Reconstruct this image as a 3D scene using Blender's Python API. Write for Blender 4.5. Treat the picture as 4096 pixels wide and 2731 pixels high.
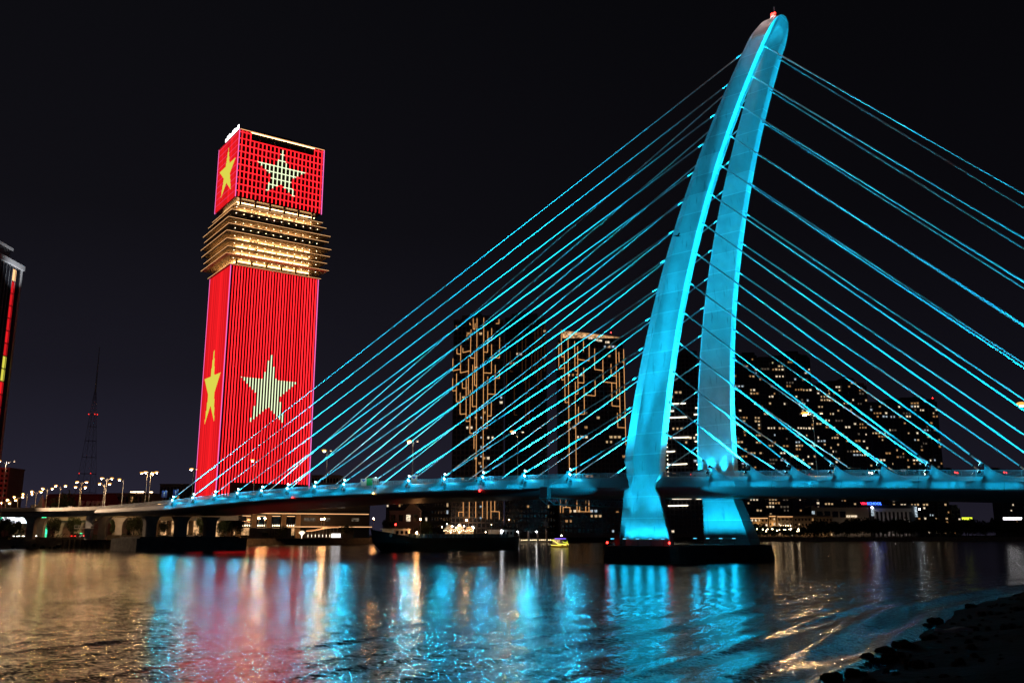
import bpy, math, random
from mathutils import Vector, Matrix, noise

# ------------------------------------------------------------------ camera, world, exposure
sc = bpy.context.scene
for o in list(bpy.data.objects):
    bpy.data.objects.remove(o)
COL = sc.collection
TH, FPX, CAMH = 0.2082, 3660.7, 5.0
cam = bpy.data.cameras.new('camera')
cam.lens = FPX / 4096 * 36
cam.sensor_width = 36
cam.clip_start, cam.clip_end = 0.5, 9000
camo = bpy.data.objects.new('camera', cam)
camo.location = (0, 0, CAMH)
camo.rotation_euler = (math.pi / 2 + TH, 0, 0)
COL.objects.link(camo)
sc.camera = camo

W = bpy.data.worlds.new('World')
sc.world = W
W.use_nodes = True
nt = W.node_tree
nt.nodes.clear()
N_ = nt.nodes.new
out = N_('ShaderNodeOutputWorld')
bg1, bg2, addb = N_('ShaderNodeBackground'), N_('ShaderNodeBackground'), N_('ShaderNodeAddShader')
sky = N_('ShaderNodeTexSky')
sky.sky_type = 'NISHITA'
sky.sun_disc = False
sky.sun_elevation = math.radians(-9)
sky.sun_rotation = math.radians(250)
bg1.inputs[1].default_value = 0.05
nt.links.new(sky.outputs[0], bg1.inputs[0])
tc, sep, ramp = N_('ShaderNodeTexCoord'), N_('ShaderNodeSeparateXYZ'), N_('ShaderNodeValToRGB')
nt.links.new(tc.outputs['Generated'], sep.inputs[0])
nt.links.new(sep.outputs[2], ramp.inputs[0])
cr = ramp.color_ramp
cr.elements[0].position, cr.elements[0].color = 0.0, (0.0215, 0.0190, 0.0330, 1)
cr.elements[1].position, cr.elements[1].color = 1.0, (0.0020, 0.0022, 0.0032, 1)
for p, c in ((0.06, (0.0150, 0.0138, 0.0245)), (0.16, (0.0085, 0.0078, 0.0130)), (0.32, (0.0046, 0.0043, 0.0064)), (0.55, (0.0030, 0.0030, 0.0042))):
    e = cr.elements.new(p)
    e.color = c + (1,)
nt.links.new(ramp.outputs[0], bg2.inputs[0])
# the glow of the city centre lies to the left, the sky over the right bank is darker
glow = N_('ShaderNodeMapRange')
glow.interpolation_type = 'SMOOTHSTEP'
glow.inputs[1].default_value, glow.inputs[2].default_value = -0.5, 0.5
glow.inputs[3].default_value, glow.inputs[4].default_value = 1.12, 0.62
nt.links.new(sep.outputs[0], glow.inputs[0])
nt.links.new(glow.outputs[0], bg2.inputs[1])
nt.links.new(bg1.outputs[0], addb.inputs[0])
nt.links.new(bg2.outputs[0], addb.inputs[1])
nt.links.new(addb.outputs[0], out.inputs[0])

vs = sc.view_settings
vs.view_transform = 'Standard'
vs.look = 'None'
vs.exposure = 0
vs.gamma = 1
vs.use_curve_mapping = False
cy = sc.cycles
cy.use_denoising = True
cy.use_adaptive_sampling = False
cy.denoising_prefilter = 'ACCURATE'
cy.sample_clamp_indirect = 12
cy.max_bounces = 6
cy.caustics_reflective = False
cy.caustics_refractive = False
cy.use_light_tree = True

# ------------------------------------------------------------------ helpers
R = math.radians
rnd = random.Random(7)


def at(px, py, Y):
    """point of the place at distance Y seen at photo position px, py (used to set out far things)"""
    X, v = (px - 2048) / FPX, (1365.5 - py) / FPX
    d = Vector((X, math.cos(TH) - v * math.sin(TH), math.sin(TH) + v * math.cos(TH)))
    return Vector((0, 0, CAMH)) + d * (Y / d.y)


class MB:
    def __init__(s):
        s.v, s.f, s.m = [], [], []

    def add(s, vs, fs, mi=0):
        b = len(s.v)
        s.v += [tuple(p) for p in vs]
        s.f += [tuple(i + b for i in f) for f in fs]
        s.m += [mi] * len(fs)
        return s

    def hexa(s, p, mi=0):
        return s.add(p, [(0, 3, 2, 1), (4, 5, 6, 7), (0, 1, 5, 4), (1, 2, 6, 5), (2, 3, 7, 6), (3, 0, 4, 7)], mi)

    def box(s, x0, x1, y0, y1, z0, z1, mi=0):
        return s.hexa([(x0, y0, z0), (x1, y0, z0), (x1, y1, z0), (x0, y1, z0), (x0, y0, z1), (x1, y0, z1), (x1, y1, z1), (x0, y1, z1)], mi)

    def beam(s, p, q, w, h=None, mi=0):
        """square bar from p to q"""
        h = h or w
        p, q = Vector(p), Vector(q)
        d = (q - p).normalized()
        u = d.cross(Vector((0, 0, 1)))
        if u.length < 1e-4:
            u = Vector((1, 0, 0))
        u.normalize()
        k = u.cross(d)
        a, b = u * (w / 2), k * (h / 2)
        return s.hexa([p - a - b, p + a - b, p + a + b, p - a + b, q - a - b, q + a - b, q + a + b, q - a + b], mi)

    def tube(s, p, q, r0, r1=None, n=8, mi=0, mi_end=None):
        r1 = r0 if r1 is None else r1
        p, q = Vector(p), Vector(q)
        d = (q - p).normalized()
        u = d.cross(Vector((0, 0, 1)))
        if u.length < 1e-4:
            u = Vector((1, 0, 0))
        u.normalize()
        k = d.cross(u)
        ring = [(math.cos(2 * math.pi * i / n), math.sin(2 * math.pi * i / n)) for i in range(n)]
        vs = [p + (u * c + k * t) * r0 for c, t in ring] + [q + (u * c + k * t) * r1 for c, t in ring]
        s.add(vs, [(i, (i + 1) % n, n + (i + 1) % n, n + i) for i in range(n)] + [tuple(range(n - 1, -1, -1))], mi)
        b = len(s.v) - 2 * n
        s.f.append(tuple(range(b + n, b + 2 * n)))
        s.m.append(mi if mi_end is None else mi_end)
        return s

    def path(s, pts, r, n=6, mi=0):
        for a, b in zip(pts[:-1], pts[1:]):
            s.tube(a, b, r, n=n, mi=mi)
        return s

    def loft(s, rings, mi=0, caps=True):
        n = len(rings[0])
        vs = [p for r in rings for p in r]
        fs = []
        for j in range(len(rings) - 1):
            for i in range(n):
                a, b = j * n + i, j * n + (i + 1) % n
                fs.append((a, b, b + n, a + n))
        if caps:
            fs.append(tuple(range(n - 1, -1, -1)))
            fs.append(tuple(range((len(rings) - 1) * n, len(rings) * n)))
        return s.add(vs, fs, mi)

    def prism(s, poly, z0, z1, mi=0):
        return s.loft([[(x, y, z0) for x, y in poly], [(x, y, z1) for x, y in poly]], mi)

    def ball(s, c, r, n=8, mi=0, sz=1.0):
        c = Vector(c)
        rings = []
        for j in range(1, n // 2):
            t = math.pi * j / (n // 2)
            rings.append([c + Vector((r * math.sin(t) * math.cos(2 * math.pi * i / n), r * math.sin(t) * math.sin(2 * math.pi * i / n), -r * sz * math.cos(t))) for i in range(n)])
        s.loft(rings, mi, caps=False)
        b = len(s.v) - n * len(rings)
        s.v += [tuple(c - Vector((0, 0, r * sz))), tuple(c + Vector((0, 0, r * sz)))]
        lo, hi, t = len(s.v) - 2, len(s.v) - 1, b + n * (len(rings) - 1)
        for i in range(n):
            s.f.append((lo, b + (i + 1) % n, b + i))
            s.f.append((hi, t + i, t + (i + 1) % n))
            s.m += [mi, mi]
        return s

    def mesh(s, name, mats, smooth=False):
        me = bpy.data.meshes.new(name)
        me.from_pydata(s.v, [], s.f)
        for m in (mats if isinstance(mats, (list, tuple)) else [mats]):
            me.materials.append(m)
        me.polygons.foreach_set('material_index', s.m)
        if smooth:
            me.polygons.foreach_set('use_smooth', [True] * len(s.f))
        me.update()
        return me

    def build(s, name, mats, parent=None, smooth=False, loc=(0, 0, 0), rotz=0):
        return inst(s.mesh(name, mats, smooth), name, parent, loc, rotz)


def inst(me, name, parent=None, loc=(0, 0, 0), rotz=0, scale=None):
    o = bpy.data.objects.new(name, me)
    o.location = loc
    o.rotation_euler = (0, 0, rotz)
    if scale:
        o.scale = scale
    if parent:
        o.parent = parent
    COL.objects.link(o)
    return o


def tag(o, label, cat, group=None, kind=None):
    o['label'] = label
    o['category'] = cat
    if group:
        o['group'] = group
    if kind:
        o['kind'] = kind
    return o


def thing(name, label, cat, loc=(0, 0, 0), rotz=0, group=None):
    o = bpy.data.objects.new(name, None)
    o.empty_display_size = 0.5
    o.location = loc
    o.rotation_euler = (0, 0, rotz)
    COL.objects.link(o)
    return tag(o, label, cat, group)


def struct(o, kind='structure'):
    o['kind'] = kind
    return o


def copy_tree(o, parent=None):
    c = o.copy()
    c.parent = parent
    COL.objects.link(c)
    for ch in list(o.children):
        copy_tree(ch, c)
    return c


# ------------------------------------------------------------------ materials
def mat(name, col, rough=0.7, metal=0.0, var=0.25, vscale=0.6, bump=0.0, bscale=4.0, joints=None, spec=0.5):
    m = bpy.data.materials.new(name)
    m.use_nodes = True
    t = m.node_tree
    b = t.nodes['Principled BSDF']
    b.inputs['Roughness'].default_value = rough
    b.inputs['Metallic'].default_value = metal
    b.inputs['Specular IOR Level'].default_value = spec
    co = t.nodes.new('ShaderNodeTexCoord')
    n = t.nodes.new('ShaderNodeTexNoise')
    n.inputs['Scale'].default_value = vscale
    n.inputs['Detail'].default_value = 6
    n.inputs['Roughness'].default_value = 0.65
    t.links.new(co.outputs['Object'], n.inputs['Vector'])
    r = t.nodes.new('ShaderNodeValToRGB')
    lo, hi = [max(0, c * (1 - var)) for c in col], [min(1, c * (1 + var)) for c in col]
    r.color_ramp.elements[0].position, r.color_ramp.elements[0].color = 0.3, (*lo, 1)
    r.color_ramp.elements[1].position, r.color_ramp.elements[1].color = 0.7, (*hi, 1)
    t.links.new(n.outputs['Fac'], r.inputs[0])
    cout = r.outputs[0]
    if joints:
        s = t.nodes.new('ShaderNodeSeparateXYZ')
        t.links.new(co.outputs['Object'], s.inputs[0])
        d = t.nodes.new('ShaderNodeMath'); d.operation = 'DIVIDE'; d.inputs[1].default_value = joints
        t.links.new(s.outputs[2], d.inputs[0])
        fr = t.nodes.new('ShaderNodeMath'); fr.operation = 'FRACT'
        t.links.new(d.outputs[0], fr.inputs[0])
        lt = t.nodes.new('ShaderNodeMath'); lt.operation = 'LESS_THAN'; lt.inputs[1].default_value = 0.04
        t.links.new(fr.outputs[0], lt.inputs[0])
        # each lift of concrete has its own slightly different tone
        fl = t.nodes.new('ShaderNodeMath'); fl.operation = 'FLOOR'
        t.links.new(d.outputs[0], fl.inputs[0])
        wn = t.nodes.new('ShaderNodeTexWhiteNoise'); wn.noise_dimensions = '1D'
        t.links.new(fl.outputs[0], wn.inputs['W'])
        mr = t.nodes.new('ShaderNodeMapRange'); mr.inputs[3].default_value = 0.84; mr.inputs[4].default_value = 1.10
        t.links.new(wn.outputs['Value'], mr.inputs[0])
        # dark water stains running down
        mp = t.nodes.new('ShaderNodeMapping'); mp.inputs['Scale'].default_value = (1.6, 1.6, 0.16)
        t.links.new(co.outputs['Object'], mp.inputs[0])
        n2 = t.nodes.new('ShaderNodeTexNoise'); n2.inputs['Scale'].default_value = 0.9; n2.inputs['Detail'].default_value = 8
        t.links.new(mp.outputs[0], n2.inputs['Vector'])
        mr2 = t.nodes.new('ShaderNodeMapRange'); mr2.inputs[1].default_value = 0.60; mr2.inputs[2].default_value = 0.72; mr2.inputs[3].default_value = 1; mr2.inputs[4].default_value = 0.60
        t.links.new(n2.outputs['Fac'], mr2.inputs[0])
        ml = t.nodes.new('ShaderNodeMath'); ml.operation = 'MULTIPLY'
        t.links.new(mr.outputs[0], ml.inputs[0]); t.links.new(mr2.outputs[0], ml.inputs[1])
        ad = t.nodes.new('ShaderNodeMath'); ad.operation = 'MULTIPLY_ADD'; ad.inputs[1].default_value = 0.35
        t.links.new(lt.outputs[0], ad.inputs[0]); t.links.new(ml.outputs[0], ad.inputs[2])
        vm = t.nodes.new('ShaderNodeVectorMath'); vm.operation = 'SCALE'
        t.links.new(cout, vm.inputs[0]); t.links.new(ad.outputs[0], vm.inputs[3])
        cout = vm.outputs[0]
    t.links.new(cout, b.inputs['Base Color'])
    if bump:
        n3 = t.nodes.new('ShaderNodeTexNoise'); n3.inputs['Scale'].default_value = bscale; n3.inputs['Detail'].default_value = 5
        t.links.new(co.outputs['Object'], n3.inputs['Vector'])
        bp = t.nodes.new('ShaderNodeBump'); bp.inputs['Distance'].default_value = bump
        t.links.new(n3.outputs['Fac'], bp.inputs['Height']); t.links.new(bp.outputs[0], b.inputs['Normal'])
    return m


def emis(name, col, s, sample=False, mottled=0.0, mscale=0.8, vary=0.0):
    m = bpy.data.materials.new(name)
    m.use_nodes = True
    t = m.node_tree
    t.nodes.clear()
    o, e = t.nodes.new('ShaderNodeOutputMaterial'), t.nodes.new('ShaderNodeEmission')
    e.inputs[0].default_value = (*col, 1)
    e.inputs[1].default_value = s
    if vary:  # every strip burns a little brighter or dimmer than its neighbours
        oi, mv = t.nodes.new('ShaderNodeObjectInfo'), t.nodes.new('ShaderNodeMapRange')
        mv.inputs[3].default_value, mv.inputs[4].default_value = s * (1 - vary), s * (1 + vary)
        t.links.new(oi.outputs['Random'], mv.inputs[0])
        t.links.new(mv.outputs[0], e.inputs[1])
    if mottled:
        co, n = t.nodes.new('ShaderNodeTexCoord'), t.nodes.new('ShaderNodeTexNoise')
        n.inputs['Scale'].default_value = mscale
        n.inputs['Detail'].default_value = 3
        mr = t.nodes.new('ShaderNodeMapRange')
        mr.inputs[1].default_value, mr.inputs[2].default_value = 0.35, 0.65
        mr.inputs[3].default_value, mr.inputs[4].default_value = s * (1 - mottled), s * (1 + mottled)
        t.links.new(co.outputs['Object'], n.inputs['Vector'])
        t.links.new(n.outputs['Fac'], mr.inputs[0])
        t.links.new(mr.outputs[0], e.inputs[1])
    t.links.new(e.outputs[0], o.inputs[0])
    m.cycles.emission_sampling = 'FRONT_BACK' if sample else 'NONE'
    return m


CYAN = (0.006, 0.58, 1.0)
STAY_P, FAIR_P, FASC_P, SPILL_P, GLINT_P = 95000, 120, 26, 180, 3300
M = dict(
    pylon=mat('pylon_concrete', (0.56, 0.56, 0.55), 0.75, var=0.16, vscale=0.30, bump=0.004, bscale=3.0, joints=4.0),
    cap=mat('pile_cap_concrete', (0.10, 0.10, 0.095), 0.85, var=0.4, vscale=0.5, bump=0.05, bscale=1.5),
    girder=mat('girder_paint', (0.50, 0.51, 0.53), 0.42, var=0.07, vscale=0.25),
    fairing=mat('fairing_paint', (0.52, 0.53, 0.55), 0.45, var=0.05, vscale=0.5),
    rail=mat('rail_steel', (0.50, 0.52, 0.54), 0.4, 0.3, var=0.1),
    cable=mat('cable_sheath', (0.75, 0.76, 0.77), 0.45, var=0.05),
    dark=mat('dark_metal', (0.03, 0.03, 0.035), 0.5, 0.5, var=0.2),
    steel=mat('galvanised_steel', (0.38, 0.39, 0.40), 0.45, 0.6, var=0.15),
    asphalt=mat('asphalt', (0.05, 0.05, 0.052), 0.9, var=0.25, vscale=1.2),
    concrete=mat('concrete', (0.36, 0.345, 0.32), 0.85, var=0.22, vscale=0.35, bump=0.02, bscale=2),
    oldconc=mat('weathered_concrete', (0.17, 0.16, 0.145), 0.9, var=0.45, vscale=0.5, bump=0.05, bscale=1.2),
    sheet=mat('rusty_sheet_pile', (0.055, 0.045, 0.04), 0.85, var=0.5, vscale=0.8),
    land=mat('bank_ground', (0.055, 0.052, 0.04), 0.95, var=0.5, vscale=0.12, bump=0.1, bscale=0.6),
    shore=mat('wet_shore_mud', (0.006, 0.0055, 0.005), 0.95, var=0.6, vscale=0.8, bump=0.08, bscale=3, spec=.08),
    rock=mat('dark_rock', (0.012, 0.011, 0.010), 0.9, var=0.5, vscale=2, bump=0.05, bscale=5, spec=.1),
    litter=mat('white_plastic', (0.75, 0.75, 0.73), 0.5, var=0.1),
    glass=mat('dark_glass', (0.012, 0.013, 0.017), 0.12, var=0.3, vscale=0.08),
    redglass=mat('red_tinted_facade', (0.022, 0.006, 0.007), 0.3, var=0.2, vscale=0.1),
    frame=mat('dark_frame', (0.05, 0.05, 0.055), 0.5, var=0.2),
    slab=mat('terrace_slab', (0.62, 0.52, 0.40), 0.6, var=0.08),
    wallgm=mat('dark_tower_wall', (0.10, 0.10, 0.115), 0.5, var=0.25, vscale=0.05),
    wallv=mat('apartment_wall', (0.085, 0.08, 0.08), 0.8, var=0.3, vscale=0.06),
    slabv=mat('apartment_slab', (0.20, 0.19, 0.19), 0.8, var=0.2, vscale=0.1),
    cream=mat('cream_plaster', (0.42, 0.34, 0.25), 0.85, var=0.15, vscale=0.2),
    white=mat('white_paint', (0.75, 0.75, 0.74), 0.6, var=0.08),
    pinkwall=mat('pinkish_plaster', (0.34, 0.24, 0.22), 0.85, var=0.15, vscale=0.1),
    redroof=mat('red_roof_tiles', (0.22, 0.035, 0.03), 0.8, var=0.3, vscale=0.4),
    leaf=mat('foliage', (0.045, 0.075, 0.025), 0.7, var=0.5, vscale=0.5),
    leafd=mat('dark_foliage', (0.028, 0.042, 0.018), 0.75, var=0.5, vscale=0.4),
    bark=mat('bark', (0.06, 0.045, 0.035), 0.9, var=0.4, vscale=2, bump=0.03),
    hull=mat('dark_green_hull', (0.018, 0.030, 0.026), 0.5, var=0.4, vscale=0.3, bump=0.01),
    hullred=mat('red_stem_paint', (0.30, 0.05, 0.04), 0.6, var=0.2),
    cargo=mat('blue_hatch_coaming', (0.10, 0.17, 0.24), 0.6, var=0.3, vscale=0.4),
    signblue=mat('blue_sign', (0.02, 0.10, 0.45), 0.4, var=0.05),
    signgreen=mat('green_sign', (0.02, 0.45, 0.14), 0.4, var=0.05),
    signwhite=mat('white_sign', (0.8, 0.82, 0.82), 0.4, var=0.03),
    black=mat('black_paint', (0.01, 0.01, 0.012), 0.5, var=0.2),
    car_w=mat('car_white', (0.6, 0.6, 0.6), 0.25, 0.1, var=0.03),
    car_d=mat('car_dark', (0.04, 0.045, 0.05), 0.2, 0.3, var=0.05),
    car_r=mat('car_red', (0.35, 0.04, 0.03), 0.25, 0.1, var=0.05),
    tyre=mat('tyre_rubber', (0.015, 0.015, 0.015), 0.9, var=0.1),
    yellow=mat('yellow_paint', (0.75, 0.55, 0.04), 0.4, var=0.06),
    e_flood=emis('floodlight_lens', (0.45, 0.93, 1.0), 14),
    e_capl=emis('pier_floodlight_lens', (0.10, 0.62, 0.9), 1.6),
    e_sodium=emis('sodium_lamp', (1.0, 0.56, 0.22), 3400, True),
    e_sodium2=emis('sodium_lamp_dimmer', (1.0, 0.53, 0.20), 1300, True),
    e_sodlow=emis('sodium_lamp_weak', (1.0, 0.58, 0.24), 300, True),
    e_halo=emis('lamp_halo', (1.0, 0.42, 0.08), 1.5),
    e_lampdim=emis('lamp_seen_from_behind', (1.0, 0.72, 0.45), 3.0),
    e_quay=emis('quay_lamp', (1.0, 0.42, 0.14), 420, True),
    e_whitel=emis('white_lamp', (0.92, 0.97, 1.0), 40, True),
    e_red=emis('red_beacon', (1.0, 0.02, 0.015), 18, True),
    e_amber=emis('amber_beacon', (1.0, 0.48, 0.1), 14, True),
    e_ledred=emis('led_red', (1.0, 0.012, 0.018), 2.8, False, vary=.28),
    e_ledredl=emis('led_red_side', (1.0, 0.014, 0.020), 0.82, False, vary=.3),
    e_ledpinkd=emis('led_pink_line', (1.0, 0.08, 0.22), 0.9),
    e_redd=emis('dim_red_beacon', (1.0, 0.03, 0.02), 2.5),
    e_ledpink=emis('led_pink_edge', (1.0, 0.16, 0.55), 1.1),
    e_ledwhite=emis('led_white', (0.86, 1.0, 0.60), 1.35),
    e_ledyel=emis('led_yellow', (0.86, 0.80, 0.09), 0.85),
    e_cove=emis('warm_cove_light', (1.0, 0.54, 0.20), 14, True),
    e_edge=emis('warm_edge_line', (1.0, 0.52, 0.22), 1.5),
    e_orange=emis('orange_led_line', (1.0, 0.46, 0.16), 1.05),
    e_oranged=emis('orange_led_line_dim', (1.0, 0.38, 0.12), 0.07),
    e_bal=emis('balcony_led', (1.0, 0.86, 0.62), 3.0),
    w1=emis('window_warm', (1.0, 0.66, 0.34), 0.55, mottled=0.8),
    w2=emis('window_cream', (1.0, 0.80, 0.55), 0.85, mottled=0.75),
    w3=emis('window_orange', (1.0, 0.52, 0.20), 0.38, mottled=0.8),
    w4=emis('window_cool', (0.72, 0.88, 1.0), 0.5, mottled=0.8),
    w5=emis('window_dim', (0.9, 0.7, 0.5), 0.10, mottled=0.8),
    e_warm=emis('warm_interior', (1.0, 0.55, 0.24), 0.55, mottled=0.8, mscale=0.6),
    e_bulb=emis('warm_bulb', (1.0, 0.75, 0.45), 14, False),
    e_bulbs=emis('bright_bulb', (1.0, 0.82, 0.60), 60, True),
    e_green=emis('green_neon', (0.05, 1.0, 0.42), 2.2, True, mottled=0.5, mscale=1.5),
    e_signw=emis('white_led_screen', (0.85, 0.9, 1.0), 3.2, True, mottled=0.7, mscale=0.9),
    e_blue=emis('blue_letters', (0.04, 0.14, 1.0), 6.0, True),
    e_redl=emis('red_letters', (1.0, 0.02, 0.06), 4.0),
    e_ylw=emis('yellow_board', (0.75, 0.9, 0.04), 1.6),
    e_tail=emis('tail_light', (1.0, 0.03, 0.02), 6),
    e_head=emis('head_light', (1.0, 0.93, 0.80), 14),
    e_purple=emis('purple_led', (0.25, 0.12, 1.0), 1.6),
    e_boaty=emis('boat_yellow_led', (1.0, 0.85, 0.12), 2.6),
    e_white=emis('lit_letters_white', (1.0, 0.98, 1.0), 3.5),
)


def spot(name, loc, target, power, size, parent=None, col=CYAN, blend=1.0, radius=0.2):
    l = bpy.data.lights.new(name, 'SPOT')
    l.energy = power
    l.color = col
    l.spot_size = R(size)
    l.spot_blend = blend
    l.shadow_soft_size = radius
    o = bpy.data.objects.new(name, l)
    o.location = loc
    o.rotation_euler = (Vector(target) - Vector(loc)).to_track_quat('-Z', 'Y').to_euler()
    o.parent = parent
    COL.objects.link(o)
    return o


def throw(o, r0):
    """long-throw optics: the beam loses strength with distance, not with its square; r0 is where both agree"""
    l = o.data
    l.use_nodes = True
    t = l.node_tree
    e = t.nodes['Emission']
    f = t.nodes.new('ShaderNodeLightFalloff')
    f.inputs['Strength'].default_value = 1.0 / r0
    f.inputs['Smooth'].default_value = 0.0
    t.links.new(f.outputs['Linear'], e.inputs['Strength'])
    return o


def point(name, loc, power, parent=None, col=CYAN, radius=0.1):
    l = bpy.data.lights.new(name, 'POINT')
    l.energy = power
    l.color = col
    l.shadow_soft_size = radius
    o = bpy.data.objects.new(name, l)
    o.location = loc
    o.parent = parent
    COL.objects.link(o)
    return o


# ------------------------------------------------------------------ water, shore, far bank
SHORE = [(-90, -150), (11.5, 33.8), (15.9, 41.0), (23.6, 53.4), (29.4, 62.9), (40.0, 78.3), (49.5, 90.0), (62, 101), (95, 122), (170, 150), (420, 210)]


def shore_dist(x, y):
    """signed distance to the near shoreline, positive on land"""
    best, sgn = 1e9, 1
    for (x0, y0), (x1, y1) in zip(SHORE[:-1], SHORE[1:]):
        dx, dy = x1 - x0, y1 - y0
        L2 = dx * dx + dy * dy
        t = max(0, min(1, ((x - x0) * dx + (y - y0) * dy) / L2))
        ex, ey = x - x0 - dx * t, y - y0 - dy * t
        d = ex * ex + ey * ey
        if d < best:
            best, sgn = d, (1 if (dx * ey - dy * ex) < 0 else -1)
    return sgn * math.sqrt(best)


def water_height(x, y, cell):
    d = -shore_dist(x, y)
    if d < -3:
        return 0.0
    z = 0.0
    wob = noise.noise((x * 0.03, y * 0.03, 3.3)) * 2.2 + noise.noise((x * 0.11, y * 0.11, 9.1)) * 0.5
    # boat wash rolling in parallel to the shore
    amp = 0.12 * math.exp(-max(d, 0) / 9.0) + 0.035 * math.exp(-max(d, 0) / 30)
    for lam, k, ph in ((3.1, 1.0, 0.0), (4.6, 0.7, 1.7), (1.9, 0.35, 4.0)):
        f = max(0.0, min(1.0, (lam / cell - 2.5) / 2))
        if f:
            s = math.sin(2 * math.pi * (d + wob) / lam + ph)
            mod = 0.65 + 0.6 * noise.noise((x * 0.05 + lam, y * 0.05, ph))
            z += f * amp * k * mod * (2 * ((s + 1) / 2) ** 2.2 - 0.75)
    f = max(0.0, min(1.0, (1.6 / cell - 1.5)))
    if f:
        z += f * 0.012 * noise.noise((x * 0.75, y * 0.75, 0.5))
    return z


def build_water():
    mb = MB()
    rows = [14.0]
    while rows[-1] < 300:
        rows.append(rows[-1] * 1.0078)
    while rows[-1] < 4200:
        rows.append(rows[-1] * 1.05)
    angs = []
    a = -80.0
    while a <= 80:
        angs.append(a)
        a += 0.34 if abs(a) < 33 else 2.0
    nA = len(angs)
    ca = [(math.sin(R(a)), math.cos(R(a))) for a in angs]
    vs = []
    for r in rows:
        cell = max(r * 0.0078, r * R(0.34) * 0.8)
        for (s, c) in ca:
            x, y = r * s, r * c
            z = water_height(x, y, cell) if (r < 300 and abs(s) < 0.58) else 0.0
            vs.append((x, y, z))
    fs = []
    for j in range(len(rows) - 1):
        for i in range(nA - 1):
            a = j * nA + i
            fs.append((a, a + 1, a + 1 + nA, a + nA))
    mb.add(vs, fs)
    # fan between the camera's feet and the first row
    m = bpy.data.materials.new('river_water')
    m.use_nodes = True
    t = m.node_tree
    b = t.nodes['Principled BSDF']
    b.inputs['Base Color'].default_value = (0.010, 0.013, 0.014, 1)
    b.inputs['Roughness'].default_value = 0.10
    b.inputs['IOR'].default_value = 1.6
    co = t.nodes.new('ShaderNodeTexCoord')

    def slopes(scale, detail, rough, rot, sx, amp):
        """random wave slopes of one wave size, as a vector around zero"""
        mp = t.nodes.new('ShaderNodeMapping')
        mp.inputs['Rotation'].default_value = (0, 0, rot)
        mp.inputs['Scale'].default_value = (sx, 1, 1)
        n = t.nodes.new('ShaderNodeTexNoise')
        n.inputs['Scale'].default_value = scale
        n.inputs['Detail'].default_value = detail
        n.inputs['Roughness'].default_value = rough
        t.links.new(co.outputs['Object'], mp.inputs[0])
        t.links.new(mp.outputs[0], n.inputs['Vector'])
        sb = t.nodes.new('ShaderNodeVectorMath'); sb.operation = 'SUBTRACT'; sb.inputs[1].default_value = (.5, .5, .5)
        t.links.new(n.outputs['Color'], sb.inputs[0])
        ml = t.nodes.new('ShaderNodeVectorMath'); ml.operation = 'MULTIPLY'; ml.inputs[1].default_value = (amp, amp, 0)
        t.links.new(sb.outputs[0], ml.inputs[0])
        return ml.outputs[0]

    def plus(a, b_):
        ad = t.nodes.new('ShaderNodeVectorMath'); ad.operation = 'ADD'
        t.links.new(a, ad.inputs[0]); t.links.new(b_, ad.inputs[1])
        return ad.outputs[0]

    geo = t.nodes.new('ShaderNodeNewGeometry')
    sl = plus(plus(slopes(0.5, 2, 0.5, R(-35), 0.6, 0.09), slopes(3.6, 3, 0.6, R(8), 0.5, 0.46)), slopes(14.0, 1, 0.5, R(-6), .5, 0.56))
    # patches of rougher and calmer water
    big = t.nodes.new('ShaderNodeTexNoise'); big.inputs['Scale'].default_value = 0.035; big.inputs['Detail'].default_value = 3
    t.links.new(co.outputs['Object'], big.inputs['Vector'])
    mr = t.nodes.new('ShaderNodeMapRange'); mr.inputs[1].default_value = .35; mr.inputs[2].default_value = .65; mr.inputs[3].default_value = .65; mr.inputs[4].default_value = 1.25
    t.links.new(big.outputs['Fac'], mr.inputs[0])
    sc_ = t.nodes.new('ShaderNodeVectorMath'); sc_.operation = 'SCALE'
    at_ = t.nodes.new('ShaderNodeAttribute'); at_.attribute_name = 'ripple'
    mm = t.nodes.new('ShaderNodeMath'); mm.operation = 'MULTIPLY'
    t.links.new(mr.outputs[0], mm.inputs[0]); t.links.new(at_.outputs['Fac'], mm.inputs[1])
    t.links.new(sl, sc_.inputs[0]); t.links.new(mm.outputs[0], sc_.inputs[3])
    nrm = t.nodes.new('ShaderNodeVectorMath'); nrm.operation = 'NORMALIZE'
    t.links.new(plus(geo.outputs['Normal'], sc_.outputs[0]), nrm.inputs[0])
    t.links.new(nrm.outputs[0], b.inputs['Normal'])
    wo = mb.build('river_water', m, smooth=True)
    # the wash next to the near shore is sleek, open water is ruffled
    al_ = wo.data.attributes.new('ripple', 'FLOAT', 'POINT')
    al_.data.foreach_set('value', [1.0 if (y > 130 or x < -30) else max(.6, min(1.0, (-shore_dist(x, y) - 1) / 12)) for x, y, z in vs])
    return struct(wo)


build_water()

# near shore: dark mud and stones
mb = MB()
nx, ny = 150, 130
gv, xs, ys = [], [], []
for j in range(ny):
    for i in range(nx):
        x = -70 + 3 + (i / nx) ** 1.25 * 300
        y = -60 + j * 1.75
        d = shore_dist(x, y)
        z = max(-1.6, d * (0.10 if d > 0 else 0.16))
        z = min(z, 1.5 + 0.01 * d)
        if d > 0:
            z += 0.30 * noise.noise((x * 0.4, y * 0.4, 0)) * min(1, d / 3) + 0.30 * noise.noise((x * 1.1, y * 1.1, 4))
        k = max(0, min(1, (9 - math.hypot(x, y)) / 6))
        z += k * (3.3 - z)
        gv.append((x, y, z))
mb.add(gv, [(j * nx + i, j * nx + i + 1, (j + 1) * nx + i + 1, (j + 1) * nx + i) for j in range(ny - 1) for i in range(nx - 1)])
struct(mb.build('shore', M['shore'], smooth=True))


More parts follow.
